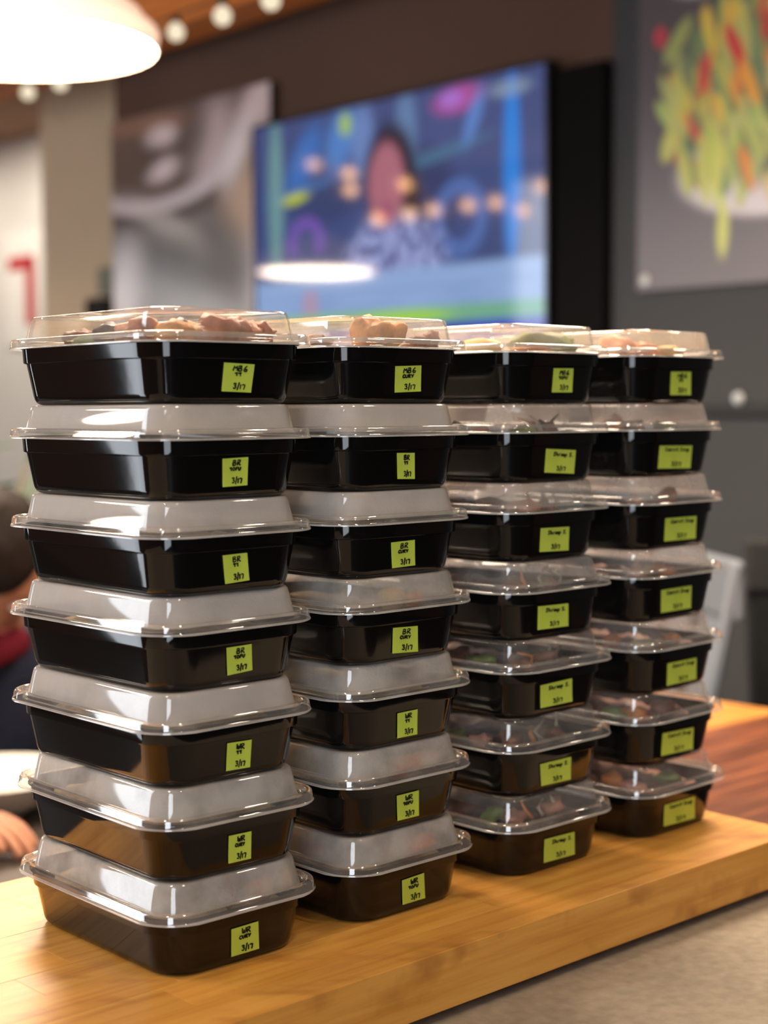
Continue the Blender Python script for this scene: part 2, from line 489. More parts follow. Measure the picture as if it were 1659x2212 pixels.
# --- television
def tv_paint(u, v):
    U = u * 1.39                                   # metres across
    c = mixc(C(60, 74, 118), C(74, 86, 140), noise.noise((u * 5, v * 4, 1)) * .5 + .5)
    c = mixc(c, C(46, 48, 78), 0.6 * ell(u, v, .62, .42, .12, .2))
    c = mixc(c, C(48, 52, 84), 0.5 * ell(u, v, .28, .36, .14, .1))
    for (a, b, w, hh, ang, col, k) in (
        (.20, .18, .05, .14, 20, C(64, 120, 200), .8), (.34, .12, .05, .13, 10, C(86, 140, 214), .8), (.42, .14, .04, .14, 0, C(120, 150, 210), .7),
        (.57, .17, .035, .2, 0, C(110, 146, 190), .7), (.66, .26, .18, .025, -14, C(74, 116, 150), .8), (.2, .3, .14, .02, -12, C(80, 120, 180), .7),
        (.357, .065, .022, .045, 0, C(170, 200, 80), .9), (.16, .335, .055, .022, -12, C(190, 200, 60), 1.0),
        (.74, .06, .075, .05, -10, C(190, 80, 160), .8), (.72, .055, .035, .03, 0, C(170, 120, 220), .8), (.79, .14, .022, .1, 14, C(96, 140, 214), .8)):
        c = mixc(c, col, k * ell(u, v, a, b, w, hh, ang, .5))
    ring = math.hypot((u - .745) / .085, (v - .51) / .15)
    c = mixc(c, C(90, 120, 190), .7 * (1 - sstep(.15, .3, abs(ring - .8))))
    ring = math.hypot((u - .205) / .07, (v - .53) / .11)
    if v < .58: c = mixc(c, C(130, 90, 190), .7 * (1 - sstep(.15, .32, abs(ring - .8))))
    c = mixc(c, C(118, 160, 160), .85 * ell(u, v, .085, .32, .03, .36, 0, .4))
    # seated speaker: hair, face, patterned blouse
    c = mixc(c, C(40, 32, 46), ell(u, v, .515, .30, .088, .20, 0, .25))
    c = mixc(c, C(52, 36, 46), ell(u, v, .56, .42, .06, .14, 0, .3))
    b = ell(u, v, .53, .66, .175, .20, 0, .2)
    pat = noise.noise((u * 40, v * 26, 3))
    c = mixc(c, mixc(C(160, 170, 220), C(86, 88, 140), sstep(-.15, .25, pat)), b)
    c = mixc(c, C(176, 108, 124), ell(u, v, .503, .335, .062, .165, 0, .22))
    c = mixc(c, C(150, 70, 110), .7 * ell(u, v, .5, .45, .035, .04, 0, .4))
    # studio column
    c = mixc(c, C(44, 130, 222), ell(u, v, .905, .35, .026, .36, 0, .3))
    c = mixc(c, C(150, 170, 190), .6 * ell(u, v, .90, .06, .06, .03, 0, .5))
    # lower caption band
    k = sstep(.665, .70, v)
    c = mixc(c, C(146, 174, 220), k)
    if v > .73: c = mixc(c, C(120, 150, 200), .5 * sstep(.0, .3, noise.noise((u * 6, v * 60, 8))))
    c = mixc(c, C(190, 150, 170), .8 * ell(u, v, .22, .80, .03, .07))
    c = mixc(c, mixc(C(150, 200, 120), C(110, 170, 150), u), sstep(.83, .845, v))
    c = mixc(c, C(170, 220, 60), .8 * ell(u, v, .55, .875, .16, .03))
    c = mixc(c, mixc(C(60, 80, 200), C(52, 56, 170), noise.noise((u * 9, 1, 2)) * .5 + .5), sstep(.895, .91, v))
    return c
tv = empty('television')
tv.matrix_world = wall_frame(-1.40, 0.065, EYE + 0.20)
tag(tv, 'large wall television showing a seated speaker in a blue studio', 'television')
obj('tv_housing', box(-0.012, 1.412, 0.004, 0.05, -0.012, 0.812, bevel=0.004), M['black'], tv)
obj('wall_mount', box(0.4, 1.0, 0.05, 0.064, 0.2, 0.6), M['matt_black'], tv)
bz = bmesh.new()
for a in ((-.012, 1.412, -.012, -.003), (-.012, 1.412, .803, .812), (-.012, -.002, -.012, .812), (1.402, 1.412, -.012, .812)):
    add_box(bz, a[0], a[1], -0.004, 0.006, a[2], a[3])
obj('bezel', bz, M['black'], tv)
painted('screen', 1.40, 0.805, 140, 84, tv_paint, M['screen'], tv, Matrix.Translation((0.0, 0.0, 0.802)))

# --- narrow flat black strip set on the wall beside the screen
bc = rbox('black_strip', 0.03, 0.215, 0.001, 0.055, 0.12, EYE + 0.98, M['dead_black'], bevel=0.004)
tag(bc, 'tall narrow black strip on the wall right beside the television', 'wall panel')

# --- left poster: grey sweeping folds
def left_paint(u, v):
    c = mixc(C(104, 86, 78), C(156, 156, 158), sstep(.25, .7, v))
    c = mixc(c, C(96, 78, 68), .8 * ell(u, v, .25, .16, .5, .09, -6, .6))
    c = mixc(c, C(150, 112, 92), .8 * ell(u, v, .3, .05, .45, .035, 4, .6))
    c = mixc(c, C(212, 190, 190), .9 * ell(u, v, .95, .06, .13, .08, -30, .6))
    c = mixc(c, C(206, 186, 186), .9 * ell(u, v, .66, .17, .12, .15, 35, .7))
    c = mixc(c, C(224, 204, 204), .9 * ell(u, v, .35, .1, .1, .04, 0, .7))
    c = mixc(c, C(222, 204, 206), .9 * ell(u, v, .36, .23, .1, .04, -10, .7))
    ring = math.hypot((u - .28) / .62, (v - .12) / .27)
    c = mixc(c, C(206, 194, 198), .9 * (1 - sstep(.06, .16, abs(ring - .9))) * sstep(.16, .26, v))
    c = mixc(c, C(84, 74, 72), .8 * (1 - sstep(.04, .14, abs(ring - 1.12))) * sstep(.2, .3, v))
    c = mixc(c, C(206, 174, 150), .8 * ell(u, v, .9, .40, .16, .16, 40, .7))
    c = mixc(c, C(200, 190, 184), .7 * ell(u, v, .38, .45, .3, .05, 25, .7))
    c = mixc(c, C(104, 104, 106), .8 * ell(u, v, .45, .6, .35, .10, 10, .7))
    c = mixc(c, C(228, 224, 228), .9 * ell(u, v, .06, .74, .14, .22, 15, .7))
    c = mixc(c, C(176, 178, 182), .7 * ell(u, v, .5, .8, .35, .12, 20, .7))
    c = mixc(c, C(214, 200, 204), .8 * ell(u, v, .97, .72, .1, .18, -15, .7))
    c = mixc(c, C(70, 58, 54), .7 * ell(u, v, .55, .12, .09, .12, 25, .7))
    c = mixc(c, C(232, 222, 222), .8 * ell(u, v, .80, .22, .06, .13, 30, .7))
    c = mixc(c, C(84, 80, 80), .6 * ell(u, v, .75, .60, .12, .16, -35, .7))
    k = .12 + noise.noise((u * 5, v * 7, 4)) * .2
    return tuple(max(0, x * (1 + k)) for x in c)
def poster(name, s0, s1, z0, z1, fn, label, caps, nu=80, nv=100):
    e = empty(name)
    e.matrix_world = wall_frame(s0, 0.04, z0)
    tag(e, label, 'poster')
    w, h = s1 - s0, z1 - z0
    obj('backing_board', box(0, w, 0.001, 0.012, 0, h), M['matt_black'], e)
    painted('print', w, h, nu, nv, fn, M['print'], e, Matrix.Translation((0, 0, h)))
    for (x, z) in caps:
        sb = bmesh.new()
        lathe(sb, [(0.0, 0.0), (0.013, 0.0), (0.015, 0.003), (0.015, 0.03), (0.0, 0.032)], 16)
        o = obj('standoff', sb, M['steel'], e, True, 40)
        o.matrix_parent_inverse = Matrix.Identity(4)
        o.matrix_basis = Matrix.Translation((x, 0.025, z)) @ Matrix.Rotation(math.pi / 2, 4, 'X')
    return e
poster('wall_poster', -2.40, -1.435 + 0.09, EYE + 0.16, EYE + 1.165, left_paint, 'tall poster of grey sweeping folds left of the television', [])

# --- right poster: bowl of chilis on grey
random.seed(11)
chil = []
def chili_list():
    L = []
    for i in range(230):
        a = random.uniform(0, math.pi * 2)
        r = math.sqrt(random.random())
        u = .50 + .40 * r * math.cos(a)
        v = .50 + .31 * r * math.sin(a)
        if v > .70 and random.random() < .6: continue
        k = random.random()
        if k < .48: c = C(random.randint(168, 204), random.randint(178, 200), random.randint(92, 122))
        elif k < .74: c = C(random.randint(104, 140), random.randint(126, 150), random.randint(86, 106))
        elif k < .88: c = C(226, random.randint(176, 200), 80)
        elif k < .94: c = C(206, random.randint(40, 62), 58)
        else: c = C(226, 140, 70)
        L.append((u, v, random.uniform(.013, .022), random.uniform(.04, .07), 90 + (u - .5) * 70 + random.uniform(-25, 25), c))
    L += [(.15, .32, .025, .075, 130, C(160, 168, 96)), (.085, .30, .025, .03, 90, C(196, 58, 76)), (.36, .37, .022, .075, 62, C(212, 48, 58)), (.245, .43, .02, .065, 100, C(204, 54, 64)),
          (.41, .47, .02, .07, 66, C(236, 164, 66)), (.32, .85, .020, .075, 92, C(200, 204, 116)), (.25, .70, .02, .085, 80, C(194, 198, 108)), (.30, .68, .02, .09, 95, C(204, 206, 108)),
          (.12, .60, .026, .05, 110, C(194, 196, 106)), (.18, .68, .022, .07, 75, C(186, 190, 104)), (.14, .50, .02, .075, 100, C(190, 192, 112))]
    return L
CH = chili_list()
def right_paint(u, v):
    c = mixc(C(80, 72, 76), C(112, 108, 114), sstep(.3, 1.0, v))
    c = mixc(c, C(206, 200, 206), ell(u, v, .50, .70, .34, .125, 0, .12))           # white bowl
    c = mixc(c, C(206, 202, 200), ell(u, v, .24, .16, .12, .05, 0, .3))
    c = mixc(c, C(104, 108, 84), .95 * ell(u, v, .52, .46, .38, .28, 0, .12))
    for (a, b, ru, rv, ang, col) in CH:
        if abs(u - a) < .1 and abs(v - b) < .1:
            k = ell(u, v, a, b, ru, rv, ang - 90, .3)
            if k > 0: c = mixc(c, col, k * .95)
    return c
poster('wall_poster', 0.325, 1.225, EYE + 0.327, EYE + 1.30, right_paint, 'poster of red, yellow and green chilis in a white bowl', [(.03, .03), (.87, .03), (.03, .94), (.87, .94)], 110, 120)

# --- things on the column and the far wall
gb = rbox('switch_box', -2.985, -2.86, -0.30, -0.24, EYE + 0.52, EYE + 0.64, M['grey_box'], bevel=0.004)
tag(gb, 'small grey green box mounted on the beige column', 'switch box')
sp = empty('wall_speaker', room(-2.93, -0.22, EYE + 0.32))
sp.matrix_world = wall_frame(-3.0, -0.17, EYE + 0.30)
obj('cabinet', box(0.02, 0.16, 0.0, 0.13, 0.0, 0.2, bevel=0.006), M['matt_black'], sp)
obj('grille', box(0.03, 0.15, -0.004, 0.002, 0.012, 0.188, bevel=0.002), M['black'], sp)
tag(sp, 'small black loudspeaker on the beige column left of the poster', 'loudspeaker')
rs = empty('red_sign')
rs.matrix_world = wall_frame(-5.72, -1.38, EYE + 0.42)
tag(rs, 'white notice with an upright red strip on the far wall', 'sign')
obj('sign_board', box(-0.25, 0.25, 0.002, 0.014, 0, 0.7), M['paper'], rs)
obj('red_strip', box(0.02, 0.13, -0.004, 0.002, 0.12, 0.52), M['red'], rs)
obj('red_bar', box(-0.2, 0.12, -0.004, 0.002, 0.47, 0.55), M['red'], rs)

# ------------------------------------------------------------------ lamps
def pendant(loc, label, r=0.30):
    x, y, z = loc                                   # z: diffuser height
    e = empty('pendant_lamp', loc)
    tag(e, label, 'lamp', 'white pendant lamps')
    b = bmesh.new()
    lathe(b, [(r, -0.004), (r + .004, 0.0), (r + .002, 0.02), (r * .90, 0.075), (r * .62, 0.135), (r * .25, 0.175), (0.04, 0.19), (0.0, 0.195)], 40)
    obj('shade', b, M['shade'], e, True, 50)
    b = bmesh.new()
    lathe(b, [(r - .004, 0.0), (r * .7, -0.012), (r * .35, -0.018), (0.0, -0.02)], 40)
    obj('diffuser', b, M['glow'], e, True)
    b = bmesh.new()
    lathe(b, [(r + .0045, 0.021), (r + .0075, 0.030), (r + .004, 0.038), (r - .01, 0.05)], 40)
    obj('shade_ring', b, M['shade'], e, True)
    b = bmesh.new()
    tube(b, [(0, 0, 0.19), (0, 0, CEIL - z)], 0.006)
    obj('cord', b, M['matt_black'], e, True)
    b = bmesh.new()
    lathe(b, [(0.0, CEIL - z - .03), (0.05, CEIL - z - .025), (0.055, CEIL - z)], 20)
    obj('ceiling_rose', b, M['shade'], e, True, 40)
    return e
pendant((-0.768, 3.30, EYE + 0.752), 'white dome pendant lamp glowing above the grey poster')
pendant((-2.95, 5.88, EYE + 0.715), 'white dome pendant lamp over the far seats, mirrored in the television')
pendant((-2.65, 1.80, EYE + 0.92), 'white dome pendant lamp over the seats on the left')
pendant((0.55, 2.35, EYE + 0.95), 'white dome pendant lamp above the walnut table')
pendant((-0.35, 1.95, EYE + 1.0), 'white dome pendant lamp above the stacked containers')
def downlight(x, y, label, lens='down'):
    e = empty('ceiling_downlight', (x, y, CEIL))
    tag(e, label, 'lamp', 'round ceiling downlights')
    b = bmesh.new()
    lathe(b, [(0.085, -0.001), (0.10, -0.006), (0.10, -0.012), (0.082, -0.012)], 24)
    obj('trim_ring', b, M['white'], e, True, 40)
    b = bmesh.new()
    lathe(b, [(0.083, -0.008), (0.0, -0.0085)], 24)
    obj('lens', b, M[lens], e)
    return e
downlight(0.75, 0.35, 'round ceiling downlight behind the camera on the right')
downlight(-0.55, 0.25, 'round ceiling downlight behind the camera on the left')
downlight(1.6, 1.5, 'round ceiling downlight right of the counter')
downlight(room(-5.3, -.7, 0).x, room(-5.3, -.7, 0).y, 'added round downlight brightening the far white wall', 'far_fill')  # this and the next lamp are added, out of view, to lift the far wall
downlight(room(-6.4, -.6, 0).x, room(-6.4, -.6, 0).y, 'added round downlight farthest left, brightening the white wall', 'far_fill')
downlight(1.9, 2.9, 'round ceiling downlight near the chili poster')

def festoon(pts, m, label, glabel, group, rad=0.02):
    for i, p in enumerate(pts):
        e = empty('festoon_bulb', p)
        tag(e, glabel[i] if isinstance(glabel, list) else glabel, 'light bulb', group)
        b = bmesh.new()
        lathe(b, [(0.0, -rad), (rad * .5, -rad * .87), (rad * .87, -rad * .5), (rad, 0), (rad * .87, rad * .5), (rad * .5, rad * .87), (rad * .4, rad * 1.1)], 14)
        obj('globe', b, m, e, True)
        b = bmesh.new()
        lathe(b, [(rad * .45, rad * 1.0), (rad * .5, rad * 1.8), (0.0, rad * 1.85)], 12)
        obj('socket', b, M['matt_black'], e, True, 40)
    b = bmesh.new()
    P = []
    for a, c in zip(pts, pts[1:]):
        a, c = Vector(a) + Vector((0, 0, rad * 1.9)), Vector(c) + Vector((0, 0, rad * 1.9))
        for k in range(6):
            f = k / 6
            P.append(a.lerp(c, f) + Vector((0, 0, -0.03 * math.sin(math.pi * f) * 0)))
    P.append(Vector(pts[-1]) + Vector((0, 0, rad * 1.9)))
    d0 = (Vector(pts[0]) - Vector(pts[1])).normalized()
    d1 = (Vector(pts[-1]) - Vector(pts[-2])).normalized()
    P = [P[0] + d0 * .9 + Vector((0, 0, .02))] + P + [P[-1] + d1 * .9 + Vector((0, 0, .02))]
    tube(b, P, 0.003, 6)
    w = obj('festoon_wire', b, M['matt_black'])
    tag(w, label, 'wire')
festoon([(-0.954, 4.30, EYE + .859), (-0.826, 4.10, EYE + .842), (-0.463, 3.60, EYE + .851), (-0.338, 3.40, EYE + .837), (-0.221, 3.20, EYE + .818)], M['bulb'],
        'black wire of the string of white bulbs beside the pendant lamp',
        ['white round bulb hanging lowest, left under the pendant lamp', 'white round bulb just under the pendant lamp rim', 'white round bulb right beside the pendant lamp', 'white round bulb second from the top edge, right of the pendant', 'white round bulb highest, farthest right of the pendant'], 'white string lights')
festoon([(-3.64, 6.00, EYE + 1.37), (-3.54, 5.79, EYE + 1.30), (-3.37, 5.46, EYE + 1.21), (-3.29, 5.30, EYE + 1.06), (-3.20, 5.11, EYE + 1.07), (-3.12, 4.96, EYE + 1.07), (-3.05, 4.82, EYE + 1.02), (-2.99, 4.72, EYE + 1.13)], M['amber'],
        'black wire of the amber string lights over the far seats', ['amber bulb number %s from the left in the upper reflected string' % w for w in ('one', 'two', 'three', 'four', 'five', 'six', 'seven', 'eight')], 'amber string lights', 0.03)
festoon([(-3.53, 5.78, EYE + 1.21), (-3.46, 5.62, EYE + 1.04), (-3.37, 5.44, EYE + 1.05)], M['amber'],
        'short black wire of the lower amber string lights over the far seats', ['left amber bulb of the short lower reflected string', 'middle amber bulb of the short lower reflected string', 'right amber bulb of the short lower reflected string'], 'lower amber string lights', 0.03)

# ------------------------------------------------------------------ counter and butcher block (frame turned 43 degrees)
UA = math.radians(43)
U = Vector((math.cos(UA), math.sin(UA), 0))
V = Vector((-math.sin(UA), math.cos(UA), 0))
UM = Matrix.Rotation(UA, 4, 'Z')
def uv(u, v, z=0.0):
    return U * u + V * v + Vector((0, 0, z))

CT = Z0 - 0.052                                      # concrete top
counter = empty('service_counter')
counter.matrix_world = Matrix.Translation(uv(-0.3, 0.48)) @ UM
tag(counter, 'speckled grey concrete counter under the butcher block', 'counter')
obj('counter_top', box(0, 1.575, 0, 0.72, CT - 0.05, CT, bevel=0.004), M['concrete'], counter)
obj('counter_base', box(0.03, 1.55, 0.05, 0.70, 0.08, CT - 0.0505), M['grey_panel'], counter)
obj('toe_kick', box(0.06, 1.52, 0.1, 0.66, 0.0, 0.08), M['matt_black'], counter)

FU0, FU1, FV0, FV1 = 0.36, 1.2586, 0.787, 1.160
block = empty('butcher_block')
block.matrix_world = Matrix.Translation(uv(FU0, FV0, Z0 - 0.044)) @ UM
tag(block, 'thick maple butcher block carrying the container stacks', 'cutting board')
LB, WB_ = FU1 - FU0, FV1 - FV0
rows = 9
random.seed(3)
sw = WB_ / rows
for j in range(rows):
    cuts = [0.0]
    x = random.uniform(0.12, 0.34)
    while j > 0 and x < LB - 0.1:
        cuts.append(x)
        x += random.uniform(0.22, 0.42)
    cuts.append(LB)
    for a, b in zip(cuts, cuts[1:]):
        L = b - a
        o = obj('stave', box(-L / 2, L / 2, -sw / 2, sw / 2, 0, 0.044 - (0.00012 if j % 2 else 0), bevel=0.00025 if 0 < j < rows - 1 else 0.0008), M['maple'], block)
        o.location = ((a + b) / 2, sw * (j + .5), 0)
for fu in (0.06, LB - 0.06):
    for fv in (0.07, WB_ - 0.05):
        b = bmesh.new()
        lathe(b, [(0.0, 0), (0.014, 0), (0.016, 0.0081), (0.0, 0.0081)], 16)
        o = obj('foot', b, M['rubber'], block, True, 40)
        o.location = (fu, fv, -0.008)

# walnut table beyond the block's right end
TT = 0.88
wt = empty('walnut_table')
wt.matrix_world = Matrix.Translation(uv(1.30, 0.85)) @ UM
tag(wt, 'long dark walnut plank table behind the right end of the block', 'table')
pw_ = 0.125
random.seed(5)
for j in range(8):
    v0 = j * pw_
    m = M['honey'] if v0 + .85 >= 1.345 else M['walnut']
    o = obj('plank', box(-.405, .405, -pw_ / 2 + .0006, pw_ / 2 - .0006, TT - .04, TT, bevel=.0015), m, wt)
    o.location = (.405, v0 + pw_ / 2, 0)
for a in (.06, .75):
    for b_ in (.08, .92):
        obj('leg', box(a - .03, a + .03, b_ - .03, b_ + .03, 0, TT - .0405), M['matt_black'], wt)
obj('apron', box(.06, .75, .09, .91, TT - .1, TT - .0405), M['matt_black'], wt)

# ------------------------------------------------------------------ meal containers
H = 0.066
WB, LBt = 0.1135, 0.1831
WM, LM = 0.1289, 0.1985
WR, LR, ZR = 0.1511, 0.2193, 0.0415
def tub_mesh():
    bm = bmesh.new()
    loft(bm, [(WB - .016, LBt - .016, .018, .0012), (WB - .012, LBt - .012, .020, 0.0), (WB - .003, LBt - .003, .023, .0002), (WB + .0022, LBt + .0022, .025, .0016), (WB + .0056, LBt + .0056, .0265, .0042), (WB + .0072, LBt + .0072, .027, .0072),
              (WM - .0004, LM - .0004, .029, .0300), (WM, LM, .029, .0308), (WM + .0040, LM + .0040, .031, .0314), (WM + .0044, LM + .0044, .031, .0322), (WM + .0058, LM + .0058, .032, .0415),
              (WM + .0095, LM + .0095, .033, .0424), (WM + .0095, LM + .0095, .033, .0432), (WM + .0030, LM + .0030, .031, .0432), (WM + .0020, LM + .0020, .030, .0330), (WM - .0026, LM - .0026, .028, .0302), (WB + .004, LBt + .004, .024, .0075), (WB - .004, LBt - .004, .022, .0040), (WB - .012, LBt - .012, .018, .0030)])
    return bm_mesh(bm, 'tub', True, 35)
def rim_mesh():
    bm = bmesh.new()
    n = 6
    prof = [(-.0012, .0003), (0, 0), (-.0002, .0008), (-.0044, .0013), (-.0056, .0022), (-.0066, .0058), (-.0082, .0072), (-.0105, .0077), (-.0145, .0077), (-.0162, .0071), (-.0172, .0055), (-.0180, .0042), (-.0222, .0040)]
    R = []
    for k, (o, z) in enumerate(prof):
        ring = []
        r = max(.030 + o / 2, .018) if k < len(prof) - 1 else .025
        P = rrect(WR + o, LR + o, r, n)
        Pc = rrect(WR - .0036, LR - .0036, .0285, n)
        m = n + 1
        for i, (x, y) in enumerate(P):
            kk = i % m
            if k <= 2 and 0 < kk < n:            # flange is cut back round the corners
                f = 1.0 if 1 < kk < n - 1 else .6
                x, y = x + (Pc[i][0] - x) * f, y + (Pc[i][1] - y) * f
            ring.append(bm.verts.new((x, y, ZR + z)))
        R.append(ring)
    for q, w in zip(R, R[1:]):
        for k in range(len(q)): bm.faces.new((q[k], q[(k + 1) % len(q)], w[(k + 1) % len(q)], w[k]))
    return bm_mesh(bm, 'lid_rim', True, 50)
def dome_mesh():
    bm = bmesh.new()
    z0 = ZR + .0040
    W, L = WR - .0222, LR - .0222
    loft(bm, [(W, L, .025, z0), (W - .0012, L - .0012, .0245, z0 + .0008), (W - .0088, L - .0088, .0207, .0618), (W - .0104, L - .0104, .0199, .0643), (W - .0128, L - .0128, .0187, .0656), (W - .0165, L - .0165, .0169, .06595),
              (W - .026, L - .026, .0090, .06595), (W - .028, L - .028, .0085, .0652)], cap0=False)
    return bm_mesh(bm, 'lid_dome', True, 60)
TUB, RIM, DOME = tub_mesh(), rim_mesh(), dome_mesh()
TUB.materials.append(M['tub'])
RIM.materials.append(M['rim'])
RIM.materials.append(M['flange'])
for p in RIM.polygons:
    if max(RIM.vertices[i].co.z for i in p.vertices) < ZR + .0015: p.material_index = 1
DOMES = {}
for k in ('fog', 'mist', 'clear', 'haze'):
    d = DOME.copy()
    d.name = 'lid_dome_' + k
    d.materials.append(M[k])
    DOMES[k] = d

GLYPH = {
 'M': [[(0, 0), (.12, 1), (.5, .4), (.88, 1), (1, 0)]],
 'B': [[(.05, 0), (.05, 1), (.7, .95), (.8, .72), (.1, .52), (.85, .42), (.85, .1), (.05, 0)]],
 'G': [[(.75, 1), (.3, .7), (.05, .3), (.3, .02), (.8, .06), (.98, .35), (.6, .45), (.35, .3)]],
 'R': [[(.05, 0), (.05, 1), (.8, .92), (.8, .62), (.1, .5), (.9, 0)]],
 'W': [[(0, 1), (.08, .15), (.3, .02), (.48, .25), (.5, .65)], [(.5, .3), (.7, .02), (.92, .15), (1, 1)]],
 'T': [[(0, .72), (.25, .98), (.9, .95)], [(.62, .95), (.7, .05)]],
 'O': [[(.5, 1), (.1, .75), (.1, .25), (.5, 0), (.9, .25), (.9, .75), (.5, 1)]],
 'F': [[(.15, 0), (.15, .95), (.9, 1)], [(.15, .5), (.75, .58)]],
 'U': [[(.05, 1), (.05, .3), (.4, 0), (.8, .2), (.95, 1)]],
 'C': [[(.9, .85), (.5, 1), (.1, .6), (.2, .15), (.6, 0), (.95, .2)]],
 'Y': [[(0, 1), (.45, .5)], [(1, 1), (.3, 0)]],
 'S': [[(.9, .9), (.5, 1), (.15, .78), (.5, .52), (.85, .3), (.5, 0), (.1, .1)]],
 '3': [[(.05, .85), (.35, 1.02), (.75, .95), (.8, .72), (.35, .54), (.8, .44), (.92, .16), (.5, -.02), (.08, .1)]],
 '/': [[(.85, 1.25), (.15, -.3)]],
 '1': [[(.5, .85), (.45, -.1)]],
 '7': [[(.05, .72), (.2, .82), (.95, .85), (.6, -.15)]],
 'h': [[(.1, 1), (.1, 0)], [(.1, .45), (.6, .6), (.85, 0)]],
 'r': [[(.2, .6), (.2, 0)], [(.2, .4), (.8, .62)]],
 'i': [[(.5, .58), (.5, 0)], [(.5, .85), (.5, .8)]],
 'm': [[(0, 0), (.05, .6), (.3, .55), (.45, 0)], [(.45, .4), (.75, .6), (1, 0)]],
 'p': [[(.1, .6), (.1, -.4)], [(.1, .55), (.8, .5), (.75, .1), (.1, .08)]],
 '.': [[(.3, .06), (.4, 0)]],
 'a': [[(.85, .55), (.3, .6), (.1, .2), (.5, 0), (.85, .5), (.95, 0)]],
 'o': [[(.5, .6), (.1, .3), (.5, 0), (.9, .3), (.5, .6)]],
 't': [[(.45, .95), (.45, .1), (.8, 0)], [(.1, .6), (.85, .65)]],
 'u': [[(.1, .6), (.15, .1), (.6, 0), (.85, .6), (.95, 0)]],
}
NARROW = {'1': .5, 'i': .45, '.': .4, '/': .6, 'r': .75}
def line_strokes(text, u0, u1, v0, v1, rnd):
    """spread the letters of one written line over a box on the note"""
    ws = [(.55 if ch == ' ' else NARROW.get(ch, 1.0)) for ch in text]
    tot = sum(ws)
    u = u0
    out = []
    for ch, w in zip(text, ws):
        cw = (u1 - u0) * w / tot
        if ch != ' ':
            dv = rnd.uniform(-.03, .03) * (v1 - v0)
            sl = rnd.uniform(.0, .12)
            for st in GLYPH[ch]:
                out.append([(u + cw * (.08 + .80 * (x + sl * (y - .5))), v0 + (v1 - v0) * y + dv) for x, y in st])
        u += cw
    return out
def face_y(z):                                        # local y of the tub's front face at height z
    return -((LBt + .0072) / 2 + (LM - LBt - .0076) / 2 * (z - .0072) / .0228)
def note(parent, q, lines, seed, fill=1.0):
    rnd = random.Random(seed)
    tl, tr, br, bl = [(q[i] / 1000, q[i + 1] / 1000) for i in (0, 2, 4, 6)]
    def pt(u, v, off):
        x = (bl[0] * (1 - u) + br[0] * u) * (1 - v) + (tl[0] * (1 - u) + tr[0] * u) * v
        z = (bl[1] * (1 - u) + br[1] * u) * (1 - v) + (tl[1] * (1 - u) + tr[1] * u) * v
        return Vector((x, face_y(z) - off, z))
    bm = bmesh.new()
    n = 4
    g = [[[bm.verts.new(pt(i / n, j / n, o + (.0006 * (max(0, .3 - j / n)) if True else 0))) for i in range(n + 1)] for j in range(n + 1)] for o in (.0007, .0010)]
    for j in range(n):
        for i in range(n):
            bm.faces.new((g[1][j][i], g[1][j][i + 1], g[1][j + 1][i + 1], g[1][j + 1][i]))
            bm.faces.new((g[0][j][i], g[0][j + 1][i], g[0][j + 1][i + 1], g[0][j][i + 1]))
    for i in range(n):
        for (a, b) in (((0, i), (0, i + 1)), ((n, i), (n, i + 1)), ((i, 0), (i + 1, 0)), ((i, n), (i + 1, n))):
            bm.faces.new((g[0][a[0]][a[1]], g[0][b[0]][b[1]], g[1][b[0]][b[1]], g[1][a[0]][a[1]]))
    nt_ = obj('sticky_note', bm, M['note'], parent)
    bm = bmesh.new()
    wpx = .00052
    for (text, u0, u1, v0, v1) in lines:
        for st in line_strokes(text, u0, u1, v0, v1, rnd):
            # soften the polyline
            P = [Vector((a, b, 0)) for a, b in st]
            Q = []
            for a, b in zip(P, P[1:]):
                Q += [a, a.lerp(b, .5)]
            Q.append(P[-1])
            for _ in range(1):
                Q = [Q[0]] + [(Q[i - 1] + Q[i] * 6 + Q[i + 1]) / 8 for i in range(1, len(Q) - 1)] + [Q[-1]]
            W = [pt(a.x, a.y, .00120) for a in Q]
            W = [w for i, w in enumerate(W) if i == 0 or (w - W[i - 1]).length > 1e-5]
            if len(W) >= 2: tube(bm, W, wpx * rnd.uniform(.85, 1.1), 6)
    ink = obj('handwriting', bm, M['ink'], nt_)
    ink['label'] = 'black handwritten marker text reading ' + ', '.join(t[0] for t in lines)
    return nt_

